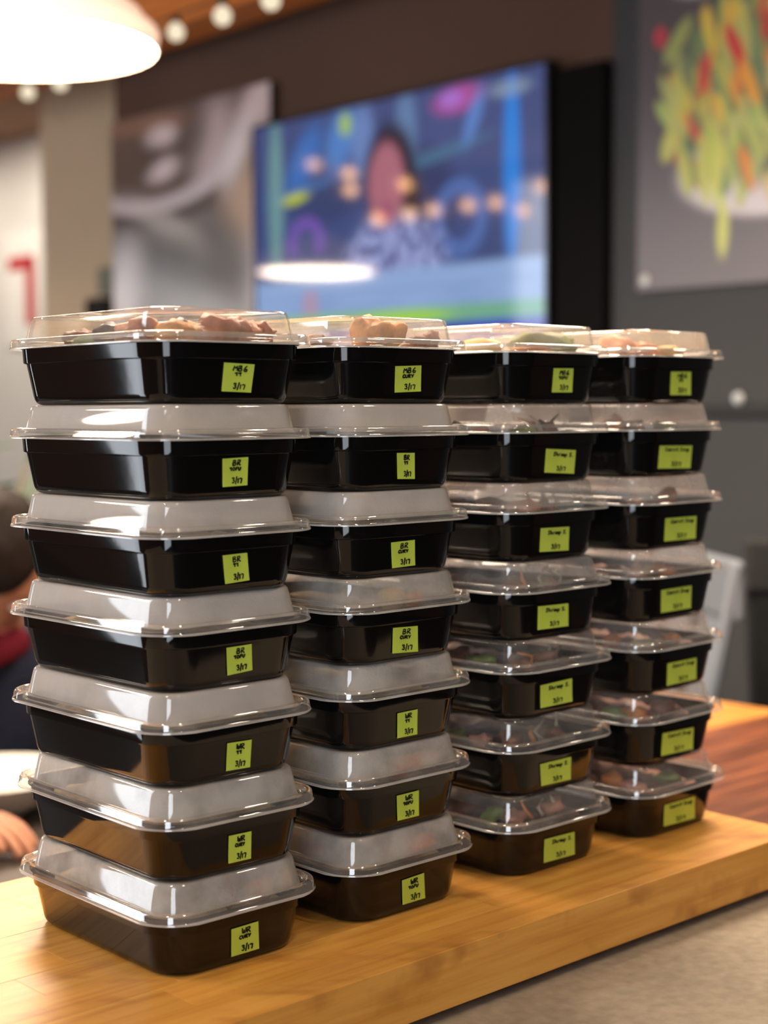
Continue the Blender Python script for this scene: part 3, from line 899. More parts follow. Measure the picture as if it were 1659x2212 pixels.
POSE = [
[(-0.1667,1.1636,41.92,(-11.2,28.1,12.3,28.7,15.5,7.2,-9.0,7.0)), (-0.1670,1.1639,41.50,(-11.6,28.8,8.1,28.6,10.0,7.9,-9.7,8.0)), (-0.1691,1.1639,42.63,(-11.3,28.0,10.2,27.5,11.0,7.2,-10.1,7.6)),
 (-0.1695,1.1670,43.29,(-12.3,28.6,9.9,29.0,12.8,9.7,-9.2,8.4)), (-0.1682,1.1645,42.26,(-13.9,27.6,7.2,28.2,11.4,8.3,-9.5,7.1)), (-0.1677,1.1639,42.39,(-13.9,28.4,8.2,29.1,9.5,9.3,-11.7,8.7)), (-0.1669,1.1645,41.91,(-11.8,28.4,14.5,27.5,13.4,7.9,-11.9,8.7))],
[(-0.0457,1.2758,43.30,(-13.9,28.5,9.8,29.6,14.5,7.7,-10.0,7.6)), (-0.0473,1.2773,43.15,(-16.6,29.0,7.0,29.3,10.4,8.0,-12.7,8.0)), (-0.0469,1.2787,42.90,(-15.2,26.6,6.2,27.0,9.0,6.4,-12.3,6.3)),
 (-0.0469,1.2749,43.19,(-20.3,27.8,6.2,26.7,9.7,6.0,-17.9,7.5)), (-0.0484,1.2739,42.41,(-18.1,27.0,6.5,27.6,10.0,7.5,-14.1,6.9)), (-0.0478,1.2743,42.09,(-12.1,28.8,6.3,28.5,9.5,8.3,-8.7,8.8)), (-0.0491,1.2762,42.59,(-12.5,28.4,14.7,29.4,17.1,9.5,-10.3,8.5))],
[(0.0833,1.3936,43.06,(-24.0,29.6,15.2,28.7,19.8,7.3,-20.8,8.0)), (0.0829,1.3967,43.80,(-29.9,27.7,10.7,27.7,14.4,6.9,-24.5,7.6)), (0.0831,1.3971,44.22,(-31.2,28.5,10.3,29.6,15.0,8.5,-27.0,8.3)),
 (0.0824,1.3966,43.92,(-32.7,29.4,6.7,28.4,10.9,8.3,-29.4,8.9)), (0.0801,1.3985,44.63,(-27.0,28.2,10.9,27.4,14.1,6.8,-24.5,7.9)), (0.0809,1.3981,44.41,(-21.0,28.4,18.8,26.5,20.3,6.2,-19.3,8.4)), (0.0804,1.3960,43.94,(-10.1,29.4,15.4,29.7,17.9,9.5,-8.6,9.4))],
[(0.2070,1.5087,44.56,(-31.1,29.9,17.1,29.4,22.9,7.0,-27.3,8.6)), (0.2049,1.5098,45.05,(-31.7,29.8,18.2,28.2,22.4,6.6,-28.8,8.1)), (0.2050,1.5106,45.48,(-25.1,27.1,21.9,27.1,27.1,6.0,-20.9,5.7)),
 (0.2036,1.5087,45.06,(-33.5,29.5,14.5,29.8,19.0,8.1,-28.6,8.0)), (0.2028,1.5069,44.97,(-26.5,28.3,23.1,28.0,26.9,6.7,-23.1,7.0)), (0.2016,1.5083,44.84,(-33.1,28.1,18.0,27.3,20.6,6.2,-30.8,7.3)), (0.2033,1.5083,43.91,(-17.4,28.6,13.3,29.0,18.1,7.7,-13.7,7.6))],
]
TEXT = [
 [('WR', 'CURY'), ('WR', 'CURY'), ('WR', 'TT'), ('BR', 'TOFU'), ('BR', 'TT'), ('BR', 'TOFU'), ('MBG', 'TT')],
 [('WR', 'TOFU'), ('WR', 'TOFU'), ('WR', 'TT'), ('BR', 'CURY'), ('BR', 'CURY'), ('BR', 'TT'), ('MBG', 'CURY')],
 [('Shrimp S.',)] * 6 + [('MBG', 'TOFU')],
 [('Carrot Soup',)] * 6 + [('MBG', 'TT')],
]
LIDK = [
 ['mist', 'mist', 'fog', 'fog', 'fog', 'fog', 'clear'],
 ['mist', 'mist', 'mist', 'mist', 'fog', 'fog', 'haze'],
 ['clear', 'clear', 'clear', 'haze', 'haze', 'haze', 'haze'],
 ['clear', 'clear', 'haze', 'haze', 'haze', 'haze', 'haze'],
]
STACK = ['leftmost stack', 'second stack from left', 'third stack from left', 'rightmost stack']
LEVEL = ['bottom', 'second from bottom', 'third from bottom', 'fourth from bottom', 'fifth from bottom', 'sixth from bottom', 'top']
LIDW = {'fog': 'fogged', 'mist': 'misted', 'clear': 'clear', 'haze': 'hazy'}
CONT = {}
for s in range(4):
    for k in range(7):
        x, y, a, q = POSE[s][k]
        e = empty('meal_container', (x, y, Z0 + .0001 + k * H), math.radians(a))
        txt = TEXT[s][k]
        lab = '%s lidded black container, %s of %s' % (LIDW[LIDK[s][k]], LEVEL[k], STACK[s])
        if not (s == 3 and k == 6): lab += ', note ' + ' '.join(txt)
        tag(e, lab, 'food container', 'stacked meal containers')
        mesh_obj('tub', TUB, parent=e)
        ld = mesh_obj('lid', DOMES[LIDK[s][k]], parent=e)
        ld['label'] = '%s plastic dome of the lid' % LIDW[LIDK[s][k]]
        mesh_obj('lid_rim', RIM, parent=ld)['label'] = 'clear plastic rim'
        if len(txt) == 2:
            w0 = .34 if len(txt[0]) == 3 else .24
            c0 = .55
            w1 = {'TT': .20, 'TOFU': .42, 'CURY': .40}[txt[1]]
            lines = [(txt[0], c0 - w0 * .74, c0 + w0 * .74, .73, .92), (txt[1], .47 - w1 / 2, .47 + w1 / 2 + .04, .55, .67), ('3/17', .35, .79, .12, .30)]
        else:
            lines = [(txt[0], .24, .90, .72, .88) if s == 2 else (txt[0], .17, .92, .76, .92), ('3/17', .38, .70, .12, .29)]
        note(e, q, lines, s * 10 + k)
        CONT[s, k] = e

# ------------------------------------------------------------------ food in the containers
def lump_mesh(name, seed, sx, sy, sz, rough=.35, m=None, sub=2):
    bm = bmesh.new()
    bmesh.ops.create_icosphere(bm, subdivisions=sub, radius=1)
    o = Vector((seed * 3.1, seed * 1.7, seed * .9))
    for v in bm.verts:
        n = v.co.normalized()
        f = 1 + rough * noise.noise(n * 1.3 + o) + rough * .5 * noise.noise(n * 3.1 + o) + rough * .22 * noise.noise(n * 7 + o)
        v.co = Vector((n.x * sx * f, n.y * sy * f, n.z * sz * f))
    me = bm_mesh(bm, name, True)
    if m: me.materials.append(m)
    return me
def into(s, k, x, y, z):
    """point in a container's own frame (millimetres) to the world"""
    px, py, a, _ = POSE[s][k]
    a = math.radians(a)
    x, y = x / 1000, y / 1000
    return Vector((px + x * math.cos(a) - y * math.sin(a), py + x * math.sin(a) + y * math.cos(a), Z0 + k * H + z / 1000))
def bed(s, k, m, name, top, label, amp=.004, seed=0):
    """uneven bed of food filling a tub up to about `top`"""
    bm = bmesh.new()
    nx, ny = 16, 26
    W, L = .1165, .186
    vs = []
    for j in range(ny + 1):
        row = []
        for i in range(nx + 1):
            x, y = (i / nx - .5), (j / ny - .5)
            e = max(abs(x), abs(y)) * 2
            z = top + amp * noise.noise((x * 7 + seed, y * 9, seed * 2.3)) + amp * .6 * noise.noise((x * 23, y * 29 + seed, 1)) - .004 * sstep(.75, 1.0, e)
            fx, fy = math.sqrt(1 - .30 * (2 * y) ** 6), math.sqrt(1 - .30 * (2 * x) ** 6)
            row.append(bm.verts.new((x * W * fx, y * L * fy, z)))
        vs.append(row)
    for j in range(ny):
        for i in range(nx): bm.faces.new((vs[j][i], vs[j][i + 1], vs[j + 1][i + 1], vs[j + 1][i]))
    # skirt and bottom so that the bed has body
    edge = [vs[0][i] for i in range(nx + 1)] + [vs[j][nx] for j in range(1, ny + 1)] + [vs[ny][i] for i in range(nx - 1, -1, -1)] + [vs[j][0] for j in range(ny - 1, 0, -1)]
    low = [bm.verts.new((v.co.x * .87, v.co.y * .9, .0075)) for v in edge]
    m_ = len(edge)
    for i in range(m_): bm.faces.new((edge[i], low[i], low[(i + 1) % m_], edge[(i + 1) % m_]))
    bm.faces.new(low)
    o = obj(name, bm, m, None, True)
    x, y, a, _ = POSE[s][k]
    o.location = (x, y, Z0 + k * H)
    o.rotation_euler = (0, 0, math.radians(a))
    tag(o, label, 'food', kind='stuff')
    return o
for s in range(4):
    for k in range(7):
        where = '%s container of the %s' % (LEVEL[k], STACK[s])
        if s < 2: bed(s, k, M['rice'], 'rice_bed', .038 if k == 6 else .036, 'bed of pale rice in the ' + where, seed=s * 9 + k)
        elif s == 2: bed(s, k, M['rice'] if k == 6 else M['dark_salad'], 'rice_bed' if k == 6 else 'salad_bed', .037, ('bed of pale rice in the ' if k == 6 else 'dark mixed salad in the ') + where, .006, seed=s * 9 + k)
        else: bed(s, k, M['rice'] if k == 6 else M['carrot_mix'], 'rice_bed' if k == 6 else 'vegetable_mix', .037, ('bed of pale rice in the ' if k == 6 else 'brown and orange vegetables in the ') + where, .006, seed=s * 9 + k)
cnt = [0]
def chunk(s, k, x, y, z, sx, sy, sz, m, name, label, group=None, rz=0, ry=0, rough=.35):
    cnt[0] += 1
    g = 1.12 if k == 6 else 1.0
    if k == 6: z += 2.5
    o = mesh_obj(name, lump_mesh(name, cnt[0], sx * g / 1000, sy * g / 1000, sz * g / 1000, rough * 1.5, m, 3 if k == 6 else 2))
    o.location = into(s, k, x, y, z)
    o.rotation_euler = (0, math.radians(ry), math.radians(POSE[s][k][2] + rz))
    tag(o, label, 'food', group)
    return o
T0 = 'top container, leftmost stack'
# leftmost, top: browned meat along the front edge, mushrooms and greens behind the left wall
chunk(0, 6, 6, -66, 49, 19, 13, 11, M['meat'], 'meat_piece', 'largest browned meat piece, middle front in the ' + T0, 'browned meat pieces, leftmost top container', rz=8)
chunk(0, 6, 28, -68, 48, 10, 11, 10, M['meat'], 'meat_piece', 'browned meat piece right of the largest one in the ' + T0, 'browned meat pieces, leftmost top container', rz=-20)
chunk(0, 6, 46, -66, 47, 7, 9, 9, M['meat'], 'meat_piece', 'small browned meat piece at the right end in the ' + T0, 'browned meat pieces, leftmost top container', rz=30)
chunk(0, 6, -28, -66, 46, 13, 14, 9, M['fried'], 'meat_piece', 'golden meat piece at the front corner in the ' + T0, 'browned meat pieces, leftmost top container', rz=40)
chunk(0, 6, -42, -36, 48, 11, 17, 9, M['meat'], 'meat_piece', 'browned meat piece behind the left wall in the ' + T0, 'browned meat pieces, leftmost top container', rz=5)
chunk(0, 6, -43, 40, 46, 8, 10, 7, M['roast'], 'meat_piece', 'dark roasted meat piece at the far left in the ' + T0, 'browned meat pieces, leftmost top container', rz=15)
chunk(0, 6, -38, 0, 48, 10, 16, 8, M['mushroom'], 'mushroom_piece', 'dark mushroom piece behind the left wall in the ' + T0, None, rz=-10)
chunk(0, 6, -14, -50, 52, 8, 8, 5, M['mushroom'], 'mushroom_piece', 'dark round mushroom cap behind the big meat piece in the ' + T0, None)
chunk(0, 6, -46, 18, 43, 7, 20, 5, M['greens'], 'green_leaf', 'flat green leaf low behind the left wall in the ' + T0, None)
chunk(0, 6, 10, -20, 47, 30, 26, 9, M['fried'], 'fritter', 'broad golden fritter in the middle of the ' + T0, None)
T1 = 'top container, second stack'
chunk(1, 6, -12, -72, 50, 13, 12, 13, M['fried'], 'fritter', 'big upright golden fritter at the front of the ' + T1, 'golden fritters, second stack top', rz=10, ry=15)
chunk(1, 6, 6, -71, 49, 13, 10, 9, M['fried'], 'fritter', 'golden fritter leaning right beside the big one in the ' + T1, 'golden fritters, second stack top', rz=-30, ry=-30)
chunk(1, 6, 34, -72, 44, 8, 7, 6, M['roast'], 'meat_piece', 'small roasted meat piece right of the fritters in the ' + T1, 'meat pieces, second stack top')
chunk(1, 6, 50, -72, 45, 6, 8, 9, M['roast'], 'meat_piece', 'roasted meat piece in the right corner of the ' + T1, 'meat pieces, second stack top')
chunk(1, 6, -46, -50, 44, 8, 12, 6, M['roast'], 'meat_piece', 'roasted meat piece behind the left wall of the ' + T1, 'meat pieces, second stack top')
T2 = 'top container, third stack'
chunk(2, 6, 14, -68, 48, 34, 14, 9, M['greens'], 'green_leaf', 'broad green leaf along the front of the ' + T2, None, rz=-4, rough=.25)
chunk(2, 6, 2, -74, 43, 30, 8, 5, M['carrot'], 'carrot_slice', 'long orange slice under the green leaf in the ' + T2, None, rough=.2)
chunk(2, 6, -44, -48, 45, 9, 20, 7, M['yellow'], 'tofu_piece', 'pale yellow tofu piece behind the left wall of the ' + T2, None, rough=.2)
T3 = 'top container, rightmost stack'
chunk(3, 6, -40, -52, 47, 12, 20, 9, M['carrot'], 'carrot_piece', 'orange vegetable piece behind the left wall of the ' + T3, None)
chunk(3, 6, -20, -74, 45, 14, 8, 7, M['carrot'], 'carrot_piece', 'orange vegetable piece at the front corner of the ' + T3, None)
chunk(3, 6, 16, -72, 45, 18, 10, 6, M['yellow'], 'yellow_piece', 'rounded yellow vegetable piece at the front of the ' + T3, None, rough=.15)
# second stack, fourth from the bottom: creamy pieces at the lid's foot
T4 = 'fourth container, second stack'
chunk(1, 3, -12, -89, 49, 14, 6, 9, M['yellow'], 'yellow_piece', 'pale yellow piece against the lid front of the ' + T4, None, rough=.2)
chunk(1, 3, 10, -90, 47, 12, 6, 6, M['carrot'], 'carrot_piece', 'orange piece against the lid front of the ' + T4, None, rough=.2)
chunk(0, 0, -8, -91, 51, 4, 4, 12, M['roast'], 'carrot_piece', 'small upright brown piece pressed against the bottom leftmost lid', None, rough=.5)
chunk(0, 0, 20, -90, 49, 12, 5, 9, M['carrot'], 'carrot_piece', 'pale orange piece against the fogged bottom leftmost lid', None)
chunk(0, 0, 44, -89, 50, 7, 5, 9, M['yellow'], 'yellow_piece', 'yellow piece at the right end of the bottom leftmost lid', None)
chunk(1, 0, 10, -88, 49, 30, 7, 9, M['carrot'], 'carrot_piece', 'long orange piece behind the fogged bottom lid, second stack', None)
chunk(1, 0, -48, -40, 46, 6, 24, 8, M['carrot'], 'carrot_piece', 'orange piece behind the left wall, bottom lid of second stack', None)
chunk(1, 1, 14, -88, 48, 30, 7, 8, M['carrot'], 'carrot_piece', 'long orange piece behind the second lowest lid, second stack', None)
chunk(1, 2, 14, -90, 54, 8, 4, 7, M['roast'], 'meat_piece', 'brown piece touching the third lowest lid of second stack', None)
# shrimp salad and carrot rows: shreds, shrimp and greens on the dark mix
random.seed(21)
WORD = {('shrimp_piece', 'cooked_shrimp'): 'pink shrimp piece', ('salad_piece', 'roasted_meat'): 'brown salad piece', ('salad_leaf', 'green_leaf'): 'green salad leaf',
        ('carrot_piece', 'carrot'): 'orange carrot piece', ('carrot_piece', 'cooked_shrimp'): 'pinkish carrot piece', ('herb_leaf', 'green_leaf'): 'green herb leaf', ('vegetable_piece', 'roasted_meat'): 'brown vegetable piece'}
for s in (2, 3):
    for k in range(6):
        where = '%s container of the %s' % (LEVEL[k], STACK[s])
        for i in range(4):
            a = (-44, -52 + i * 32 + random.uniform(-6, 6)) if i < 2 else (-30 + (i - 2) * 42 + random.uniform(-8, 8), -74 + random.uniform(-4, 8))
            m, nm = random.choice([(M['prawn'], 'shrimp_piece'), (M['roast'], 'salad_piece'), (M['roast'], 'salad_piece'), (M['greens'], 'salad_leaf')]) if s == 2 else random.choice([(M['carrot'], 'carrot_piece'), (M['prawn'], 'carrot_piece'), (M['greens'], 'herb_leaf'), (M['roast'], 'vegetable_piece')])
            chunk(s, k, a[0], a[1], random.uniform(42, 46), random.uniform(7, 13), random.uniform(7, 13), random.uniform(5, 9), m, nm,
                  '%s, %s in %s container, %s' % (WORD[nm, m.name], ['near left', 'far left', 'front left', 'front right'][i], LEVEL[k], STACK[s]), 'food pieces, ' + where, rz=random.uniform(0, 90), rough=.6)
        if s == 2:
            for i in range(3):
                b = bmesh.new()
                x0, y0 = -18 + i * 18 + random.uniform(-5, 5), -78
                p0 = Vector((x0, y0, 42)) / 1000
                P = [p0, p0 + Vector((random.uniform(-6, 6), 2, 7)) / 1000, p0 + Vector((random.uniform(-14, 14), 4, random.uniform(10, 17))) / 1000]
                tube(b, P, [.0022, .0018, .0008], 6)
                o = obj('vegetable_shred', b, M['radish'] if i else M['carrot'], None, True)
                px, py, an, _ = POSE[s][k]
                o.location = (px, py, Z0 + k * H)
                o.rotation_euler = (0, 0, math.radians(an))
                tag(o, ['thin orange shred, left', 'thin pale shred, middle', 'thin pale shred, right'][i] + ' in %s container, %s' % (LEVEL[k], STACK[s]), 'food', 'vegetable shreds, ' + where)
# scrap on the top left lid
b = bmesh.new()
lathe(b, [(0.0, 0.0), (.008, .0002), (.009, .0018), (.006, .003), (0.0, .0034)], 10)
o = obj('paper_scrap', b, M['paper'], None, True)
o.location = into(0, 6, -22, 55, 66.2)
o.scale = (1, .6, 1)
tag(o, 'small white scrap lying on the lid of the leftmost top container', 'scrap')

# ------------------------------------------------------------------ chairs
def high_chair(name, loc, rz, m, label, seat_h=.66, back_h=1.06, slats=((-.125, -.03), (.03, .125))):
    e = empty(name, loc, math.radians(rz))
    tag(e, label, 'chair', 'high metal chairs')
    obj('seat', loft(bmesh.new(), [(.36, .36, .05, seat_h - .02), (.38, .38, .06, seat_h - .012), (.38, .38, .06, seat_h), (.35, .35, .05, seat_h + .004)]), m, e, True, 40)
    for sx in (-1, 1):
        for sy in (-1, 1):
            b = bmesh.new()
            tube(b, [(sx * .14, sy * .14, seat_h - .015), (sx * .21, sy * .21, 0)], [.02, .014], 8)
            obj('leg', b, m, e, True, 40)
    for sx in (-1, 1):
        b = bmesh.new()
        tube(b, [(sx * .17, .16, seat_h - .01), (sx * .19, .20, seat_h + .2), (sx * .205, .235, back_h)], .013, 8)
        obj('back_post', b, m, e, True, 40)
    for (a0, a1) in slats:
        b = bmesh.new()
        P = [(a0, .165, seat_h), (a1, .165, seat_h), (a1 * 1.15, .235, back_h - .09), (a0 * 1.15, .235, back_h - .09)]
        lo = [b.verts.new(p) for p in P]
        hi = [b.verts.new((p[0], p[1] + .006, p[2])) for p in P]
        b.faces.new(lo); b.faces.new(hi[::-1])
        for i in range(4): b.faces.new((lo[i], lo[(i + 1) % 4], hi[(i + 1) % 4], hi[i]))
        obj('back_slat', b, m, e)
    obj('top_rail', box(-.215, .215, .226, .246, back_h - .1, back_h + .01, bevel=.008), m, e)
    b = bmesh.new()
    f = .70
    pts = [(sx * (.14 + .07 * f), sy * (.14 + .07 * f), seat_h * (1 - f)) for sx, sy in ((-1, -1), (1, -1), (1, 1), (-1, 1), (-1, -1))]
    tube(b, pts, .008, 6)
    obj('foot_ring', b, m, e, True, 40)
    return e
high_chair('high_chair', (0.36, 2.92, 0), -82, M['grey_metal'], 'grey metal high chair behind the walnut table', back_h=1.075)
high_chair('high_chair', (0.955, 3.44, 0), 180, M['matt_black'], 'black high chair at the right edge behind the walnut table', back_h=1.075, slats=((-.17, -.062), (-.055, .055), (.062, .17)))

# ------------------------------------------------------------------ guest's table, bowl and guest at the left edge
dt = empty('dining_table', (-0.95, 2.36, 0), math.radians(4))
tag(dt, 'dark square dining table behind the leftmost stack', 'table')
obj('table_top', box(-.62, .62, -.42, .36, .71, .74, bevel=.005), M['table_dark'], dt)
b = bmesh.new()
lathe(b, [(.035, .04), (.035, .71)], 16, cap0=True, cap1=True)
obj('pedestal', b, M['matt_black'], dt, True, 40)
b = bmesh.new()
lathe(b, [(0, 0), (.26, 0), (.26, .012), (.05, .04), (0, .04)], 24)
obj('base', b, M['matt_black'], dt, True, 40)
b = bmesh.new()
lathe(b, [(0, 0), (.05, 0), (.055, .006), (.10, .03), (.135, .062), (.138, .064), (.134, .064), (.098, .036), (.05, .014), (0, .012)], 32)
bw = obj('serving_bowl', b, M['china'], None, True, 50)
bw.location = (-.60, 2.36, .7403)
tag(bw, 'wide white china bowl on the dark table', 'bowl')

def skin_obj(name, chains, m, parent, sub=2, root=0):
    """chains: lists of (point, radius); equal points are welded"""
    bm = bmesh.new()
    lay = bm.verts.layers.skin.verify()
    idx = {}
    def vert(p, r):
        key = tuple(round(c, 4) for c in p)
        if key not in idx:
            v = bm.verts.new(p)
            rr = r if isinstance(r, tuple) else (r, r)
            v[lay].radius = rr
            v[lay].use_root = len(idx) == 0
            idx[key] = v
        return idx[key]
    for ch in chains:
        for (p, r), (p2, r2) in zip(ch, ch[1:]):
            a, c = vert(p, r), vert(p2, r2)
            if not bm.edges.get((a, c)): bm.edges.new((a, c))
    me = bpy.data.meshes.new(name)
    bm.to_mesh(me)
    bm.free()
    o = mesh_obj(name, me, m, parent)
    sk = o.modifiers.new('skin', 'SKIN')
    sk.use_smooth_shade = True
    ss = o.modifiers.new('sub', 'SUBSURF')
    ss.levels = ss.render_levels = sub
    return o
def hand(wrist, direc, up, L=.18, curl=.5, side=1):
    """five finger chains rooted in the palm; direc towards the fingers, up out of the back of the hand"""
    w, d, u = Vector(wrist), Vector(direc).normalized(), Vector(up).normalized()
    u = (u - d * u.dot(d)).normalized()
    sd = d.cross(u) * side
    palm = w + d * L * .28
    ch = [[(tuple(w), .024), (tuple(palm), (.036, .018))]]
    for i, (off, ln) in enumerate(((-.030, .40), (-.010, .46), (.010, .43), (.029, .34))):
        k = w + d * L * .48 + sd * off
        p1 = k + d * L * ln * .42 - u * L * ln * .10 * (1 + curl)
        p2 = p1 + d * L * ln * .30 * (1 - curl * .6) - u * L * ln * .34 * curl * 1.3
        p3 = p2 + d * L * ln * .20 * (1 - curl) - u * L * ln * .30 * (curl + .1)
        ch.append([(tuple(palm), (.036, .018)), (tuple(k), .0105), (tuple(p1), .0092), (tuple(p2), .0083), (tuple(p3), .0068)])
    t0 = w + d * L * .20 - sd * .030
    t1 = t0 + d * L * .18 - sd * .022 - u * .008
    t2 = t1 + d * L * .15 - sd * .004 - u * .012
    ch.append([(tuple(palm), (.036, .018)), (tuple(t0), .013), (tuple(t1), .0105), (tuple(t2), .0085)])
    return ch
person = empty('person', (-.74, 2.92, 0))
tag(person, 'person with dark hair in a navy jacket, bowed over the dark table', 'person')
pinv = person.matrix_world.inverted()
# skeleton in world coordinates, parented with the offset of the empty
PO = Vector((-.74, 2.92, 0))
def q(x, y, z): return tuple(Vector((x, y, z)) - PO)
pel, bel, che, nek = q(-.74, 2.95, .52), q(-.735, 2.93, .66), q(-.72, 2.88, .82), q(-.70, 2.80, .955)
neck2, headb = q(-.685, 2.745, 1.01), q(-.665, 2.70, 1.06)
shR, elR, wrR = q(-.88, 2.78, .91), q(-.87, 2.45, .80), q(-.63, 2.17, .785)
shL, elL, wrL = q(-.54, 2.83, .915), q(-.44, 2.70, .80), q(-.385, 2.47, .785)
hipR, knR, anR, toR = q(-.84, 2.92, .50), q(-.86, 2.50, .51), q(-.86, 2.52, .10), q(-.86, 2.38, .04)
hipL, knL, anL, toL = q(-.64, 2.92, .50), q(-.62, 2.50, .51), q(-.62, 2.52, .10), q(-.62, 2.38, .04)
body = [[(pel, .105), (bel, .085), (che, .088), (nek, .06), (neck2, .052), (headb, .055)],
        [(che, .088), (shR, .055), (elR, .044), (wrR, .030)], [(che, .088), (shL, .055), (elL, .044), (wrL, .030)],
        [(pel, .105), (hipR, .078), (knR, .052), (anR, .036), (toR, .035)], [(pel, .105), (hipL, .078), (knL, .052), (anL, .036), (toL, .035)]]
hR = hand(wrR, (1, -.45, .02), (0.1, 0, 1), .19, .45, 1)
hL = hand(wrL, (.2, -.95, .02), (0, .1, 1), .18, .45, -1)
body += hR + hL
skin_obj('body', body, M['skin'], person)
# jacket: follows torso and arms, open cuffs at the wrists
def lerp3(a, b_, f): return tuple(Vector(a).lerp(Vector(b_), f))
skin_obj('jacket', [[(lerp3(pel, bel, .1), .148), (bel, .138), (che, .150), (lerp3(che, nek, .75), .085)],
                    [(che, .150), (shR, .078), (elR, .058), (lerp3(elR, wrR, .80), .044)], [(che, .150), (shL, .078), (elL, .058), (lerp3(elL, wrL, .80), .044)]], M['navy'], person)
skin_obj('trousers', [[(pel, .142), (hipR, .098), (knR, .080), (lerp3(knR, anR, .9), .066)], [(pel, .142), (hipL, .098), (knL, .080), (lerp3(knL, anL, .9), .066)]], M['denim'], person)
skin_obj('scarf', [[(q(-.80, 2.76, .95), .03), (q(-.76, 2.70, .93), .034), (q(-.69, 2.69, .93), .034), (q(-.63, 2.76, .955), .028)], [(q(-.76, 2.70, .93), .034), (q(-.76, 2.67, .84), .03), (q(-.765, 2.68, .72), .026)]], M['maroon'], person)
for (an, to) in ((anR, toR), (anL, toL)):
    skin_obj('shoe', [[(tuple(Vector(an) + Vector((0, .03, -.05))), .048), (tuple(Vector(to) + Vector((0, .02, .008))), .046), (tuple(Vector(to) + Vector((0, -.06, 0))), .036)]], M['matt_black'], person)
# head: one sculpted surface, bowed forward
hm = Matrix.Translation(q(-.655, 2.65, 1.095)) @ Matrix.Rotation(math.radians(10), 4, 'Z') @ Matrix.Rotation(math.radians(56), 4, 'X')
bm = bmesh.new()
bmesh.ops.create_uvsphere(bm, u_segments=32, v_segments=24, radius=1)
for v in bm.verts:
    n = v.co.copy()
    x, y, z = n.x * .076, n.y * .098, n.z * .118
    if z < 0:                                          # jaw narrows, back of skull tucks in
        f = -n.z
        x *= 1 - .30 * f * f
        y = y * (1 - .25 * f) - .018 * f if n.y < 0 else y * (1 - .45 * f) - .012 * f
    if n.y < -.6:
        # nose, brow, eye sockets, lips, chin
        g = lambda cx, cz, rx, rz: math.exp(-(((n.x - cx) / rx) ** 2 + ((n.z - cz) / rz) ** 2))
        y -= .022 * g(0, -.18, .14, .16) + .009 * g(0, .02, .10, .16) + .005 * g(0, -.52, .3, .08) + .007 * g(0, -.85, .3, .16) + .004 * g(0, .22, .7, .1)
        y += .010 * (g(.36, .04, .2, .12) + g(-.36, .04, .2, .12)) + .004 * g(0, -.42, .3, .05)
    v.co = Vector((x, y, z))
for sx in (-1, 1):                                      # ears
    e0 = bmesh.ops.create_icosphere(bm, subdivisions=2, radius=1)['verts']
    for v in e0: v.co = Vector((sx * (.075 + v.co.x * .010 + .006 * abs(v.co.y)), .012 + v.co.y * .020, -.006 + v.co.z * .032))
hd = obj('head', bm, M['skin'], person, True)
hd.matrix_parent_inverse = Matrix.Identity(4)
hd.matrix_basis = hm
def head_part(name, bm, m, smooth=True):
    o = obj(name, bm, m, hd, smooth)
    return o
bm = bmesh.new()
bmesh.ops.create_uvsphere(bm, u_segments=32, v_segments=20, radius=1)
kill = []
for v in bm.verts:
    n = v.co.copy()
    r = 1.16 + .06 * noise.noise(n * 4) + .03 * noise.noise(n * 11)
    x, y, z = n.x * .079 * r, n.y * .102 * r + .006, n.z * .122 * r + .006
    v.co = Vector((x, y, z))
    if (n.y < -.35 and n.z < .38) or n.z < -.62: kill.append(v)
bmesh.ops.delete(bm, geom=kill, context='VERTS')
h_ = head_part('hair', bm, M['hair'])
sl = h_.modifiers.new('thickness', 'SOLIDIFY')
sl.thickness = .012
for sx in (-1, 1):
    bm = bmesh.new()
    bmesh.ops.create_icosphere(bm, subdivisions=2, radius=.0115, matrix=Matrix.Translation((sx * .030, -.083, .006)))
    head_part('eye', bm, M['eye'])
    bm = bmesh.new()
    bmesh.ops.create_icosphere(bm, subdivisions=2, radius=.006, matrix=Matrix.Translation((sx * .030, -.0905, .005)))
    head_part('iris', bm, M['iris'])
bm = bmesh.new()
tube(bm, [(-.022, -.090, -.060), (-.008, -.098, -.057), (0, -.0985, -.0585), (.008, -.098, -.057), (.022, -.090, -.060)], [.001, .0045, .004, .0045, .001], 8)
head_part('mouth', bm, M['lip'])
# the guest's chair
gc = empty('dining_chair', (-.74, 2.98, 0), 0)
tag(gc, 'black wooden dining chair under the person in navy', 'chair')
obj('seat', box(-.21, .21, -.22, .20, .385, .415, bevel=.008), M['matt_black'], gc)
for sx in (-1, 1):
    for sy in (-1, 1):
        obj('leg', box(sx * .18 - .018, sx * .18 + .018, sy * .18 - .018, sy * .18 + .018, 0, .386), M['matt_black'], gc)
    obj('back_post', box(sx * .18 - .016, sx * .18 + .016, .17, .198, .41, .84), M['matt_black'], gc)
for z in (.52, .64, .76):
    obj('back_slat', box(-.17, .17, .176, .192, z, z + .06, bevel=.003), M['matt_black'], gc)

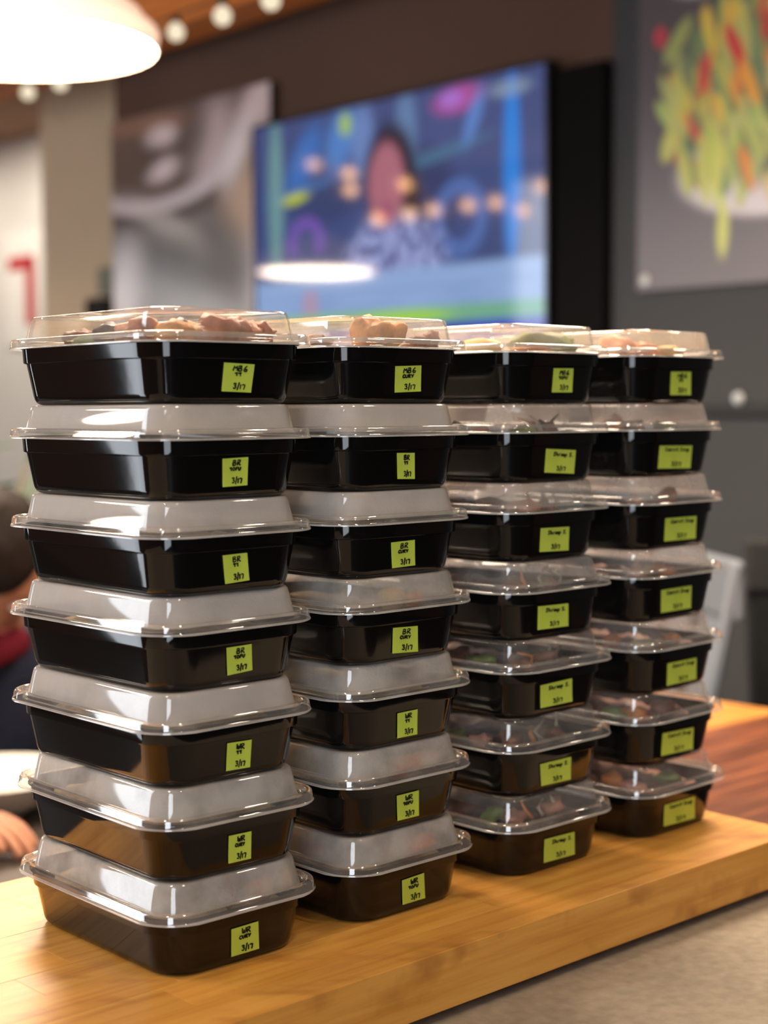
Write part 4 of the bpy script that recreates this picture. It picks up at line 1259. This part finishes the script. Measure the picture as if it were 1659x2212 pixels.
# ------------------------------------------------------------------ leafy plant beyond the guest
pp = empty('potted_plant', (-1.12, 4.05, 0))
tag(pp, 'tall leafy green plant in a terracotta pot behind the person', 'plant')
b = bmesh.new()
lathe(b, [(0, 0), (.15, 0), (.20, .34), (.215, .345), (.215, .39), (.195, .39), (.185, .35), (0, .35)], 28)
obj('pot', b, M['terracotta'], pp, True, 40)
b = bmesh.new()
lathe(b, [(.187, .352), (.1, .362), (0, .366)], 24)
obj('soil', b, M['soil'], pp, True)
b = bmesh.new()
lp = [(0, 0, 0), (.018, .06, .002), (.024, .12, -.004), (.016, .19, -.016), (0, .25, -.034), (-.016, .19, -.016), (-.024, .12, -.004), (-.018, .06, .002)]
c0 = [b.verts.new((0, y, z + .006)) for (_, y, z) in lp[1:4]]
vv = [b.verts.new(p) for p in lp]
b.faces.new((vv[0], vv[1], c0[0])); b.faces.new((vv[0], c0[0], vv[7]))
for i in range(2):
    b.faces.new((vv[1 + i], vv[2 + i], c0[i + 1], c0[i]))
    b.faces.new((c0[i], c0[i + 1], vv[6 - i], vv[7 - i]))
b.faces.new((vv[3], vv[4], c0[2])); b.faces.new((c0[2], vv[4], vv[5]))
LEAF = bm_mesh(b, 'leaf', True)
LEAF.materials.append(M['leaf'])
random.seed(17)
for i in range(7):
    a = i * 2.4
    top = Vector((.20 * math.cos(a), .20 * math.sin(a), random.uniform(1.0, 1.42)))
    base = Vector((.05 * math.cos(a), .05 * math.sin(a), .355))
    b = bmesh.new()
    mid = base.lerp(top, .5) + Vector((-.03 * math.cos(a), -.03 * math.sin(a), .05))
    tube(b, [base, mid, top], [.010, .008, .004], 6)
    obj('stem', b, M['stem'], pp, True)
    for j in range(13):
        f = .3 + .7 * j / 12
        p = (base.lerp(mid, f * 2) if f < .5 else mid.lerp(top, f * 2 - 1))
        o = mesh_obj('leaf', LEAF, None, pp)
        o.location = p
        o.rotation_euler = (random.uniform(-.5, .8), random.uniform(-.5, .5), j * 2.4 + a)
        k = random.uniform(.7, 1.15)
        o.scale = (k * 1.25, k, k)
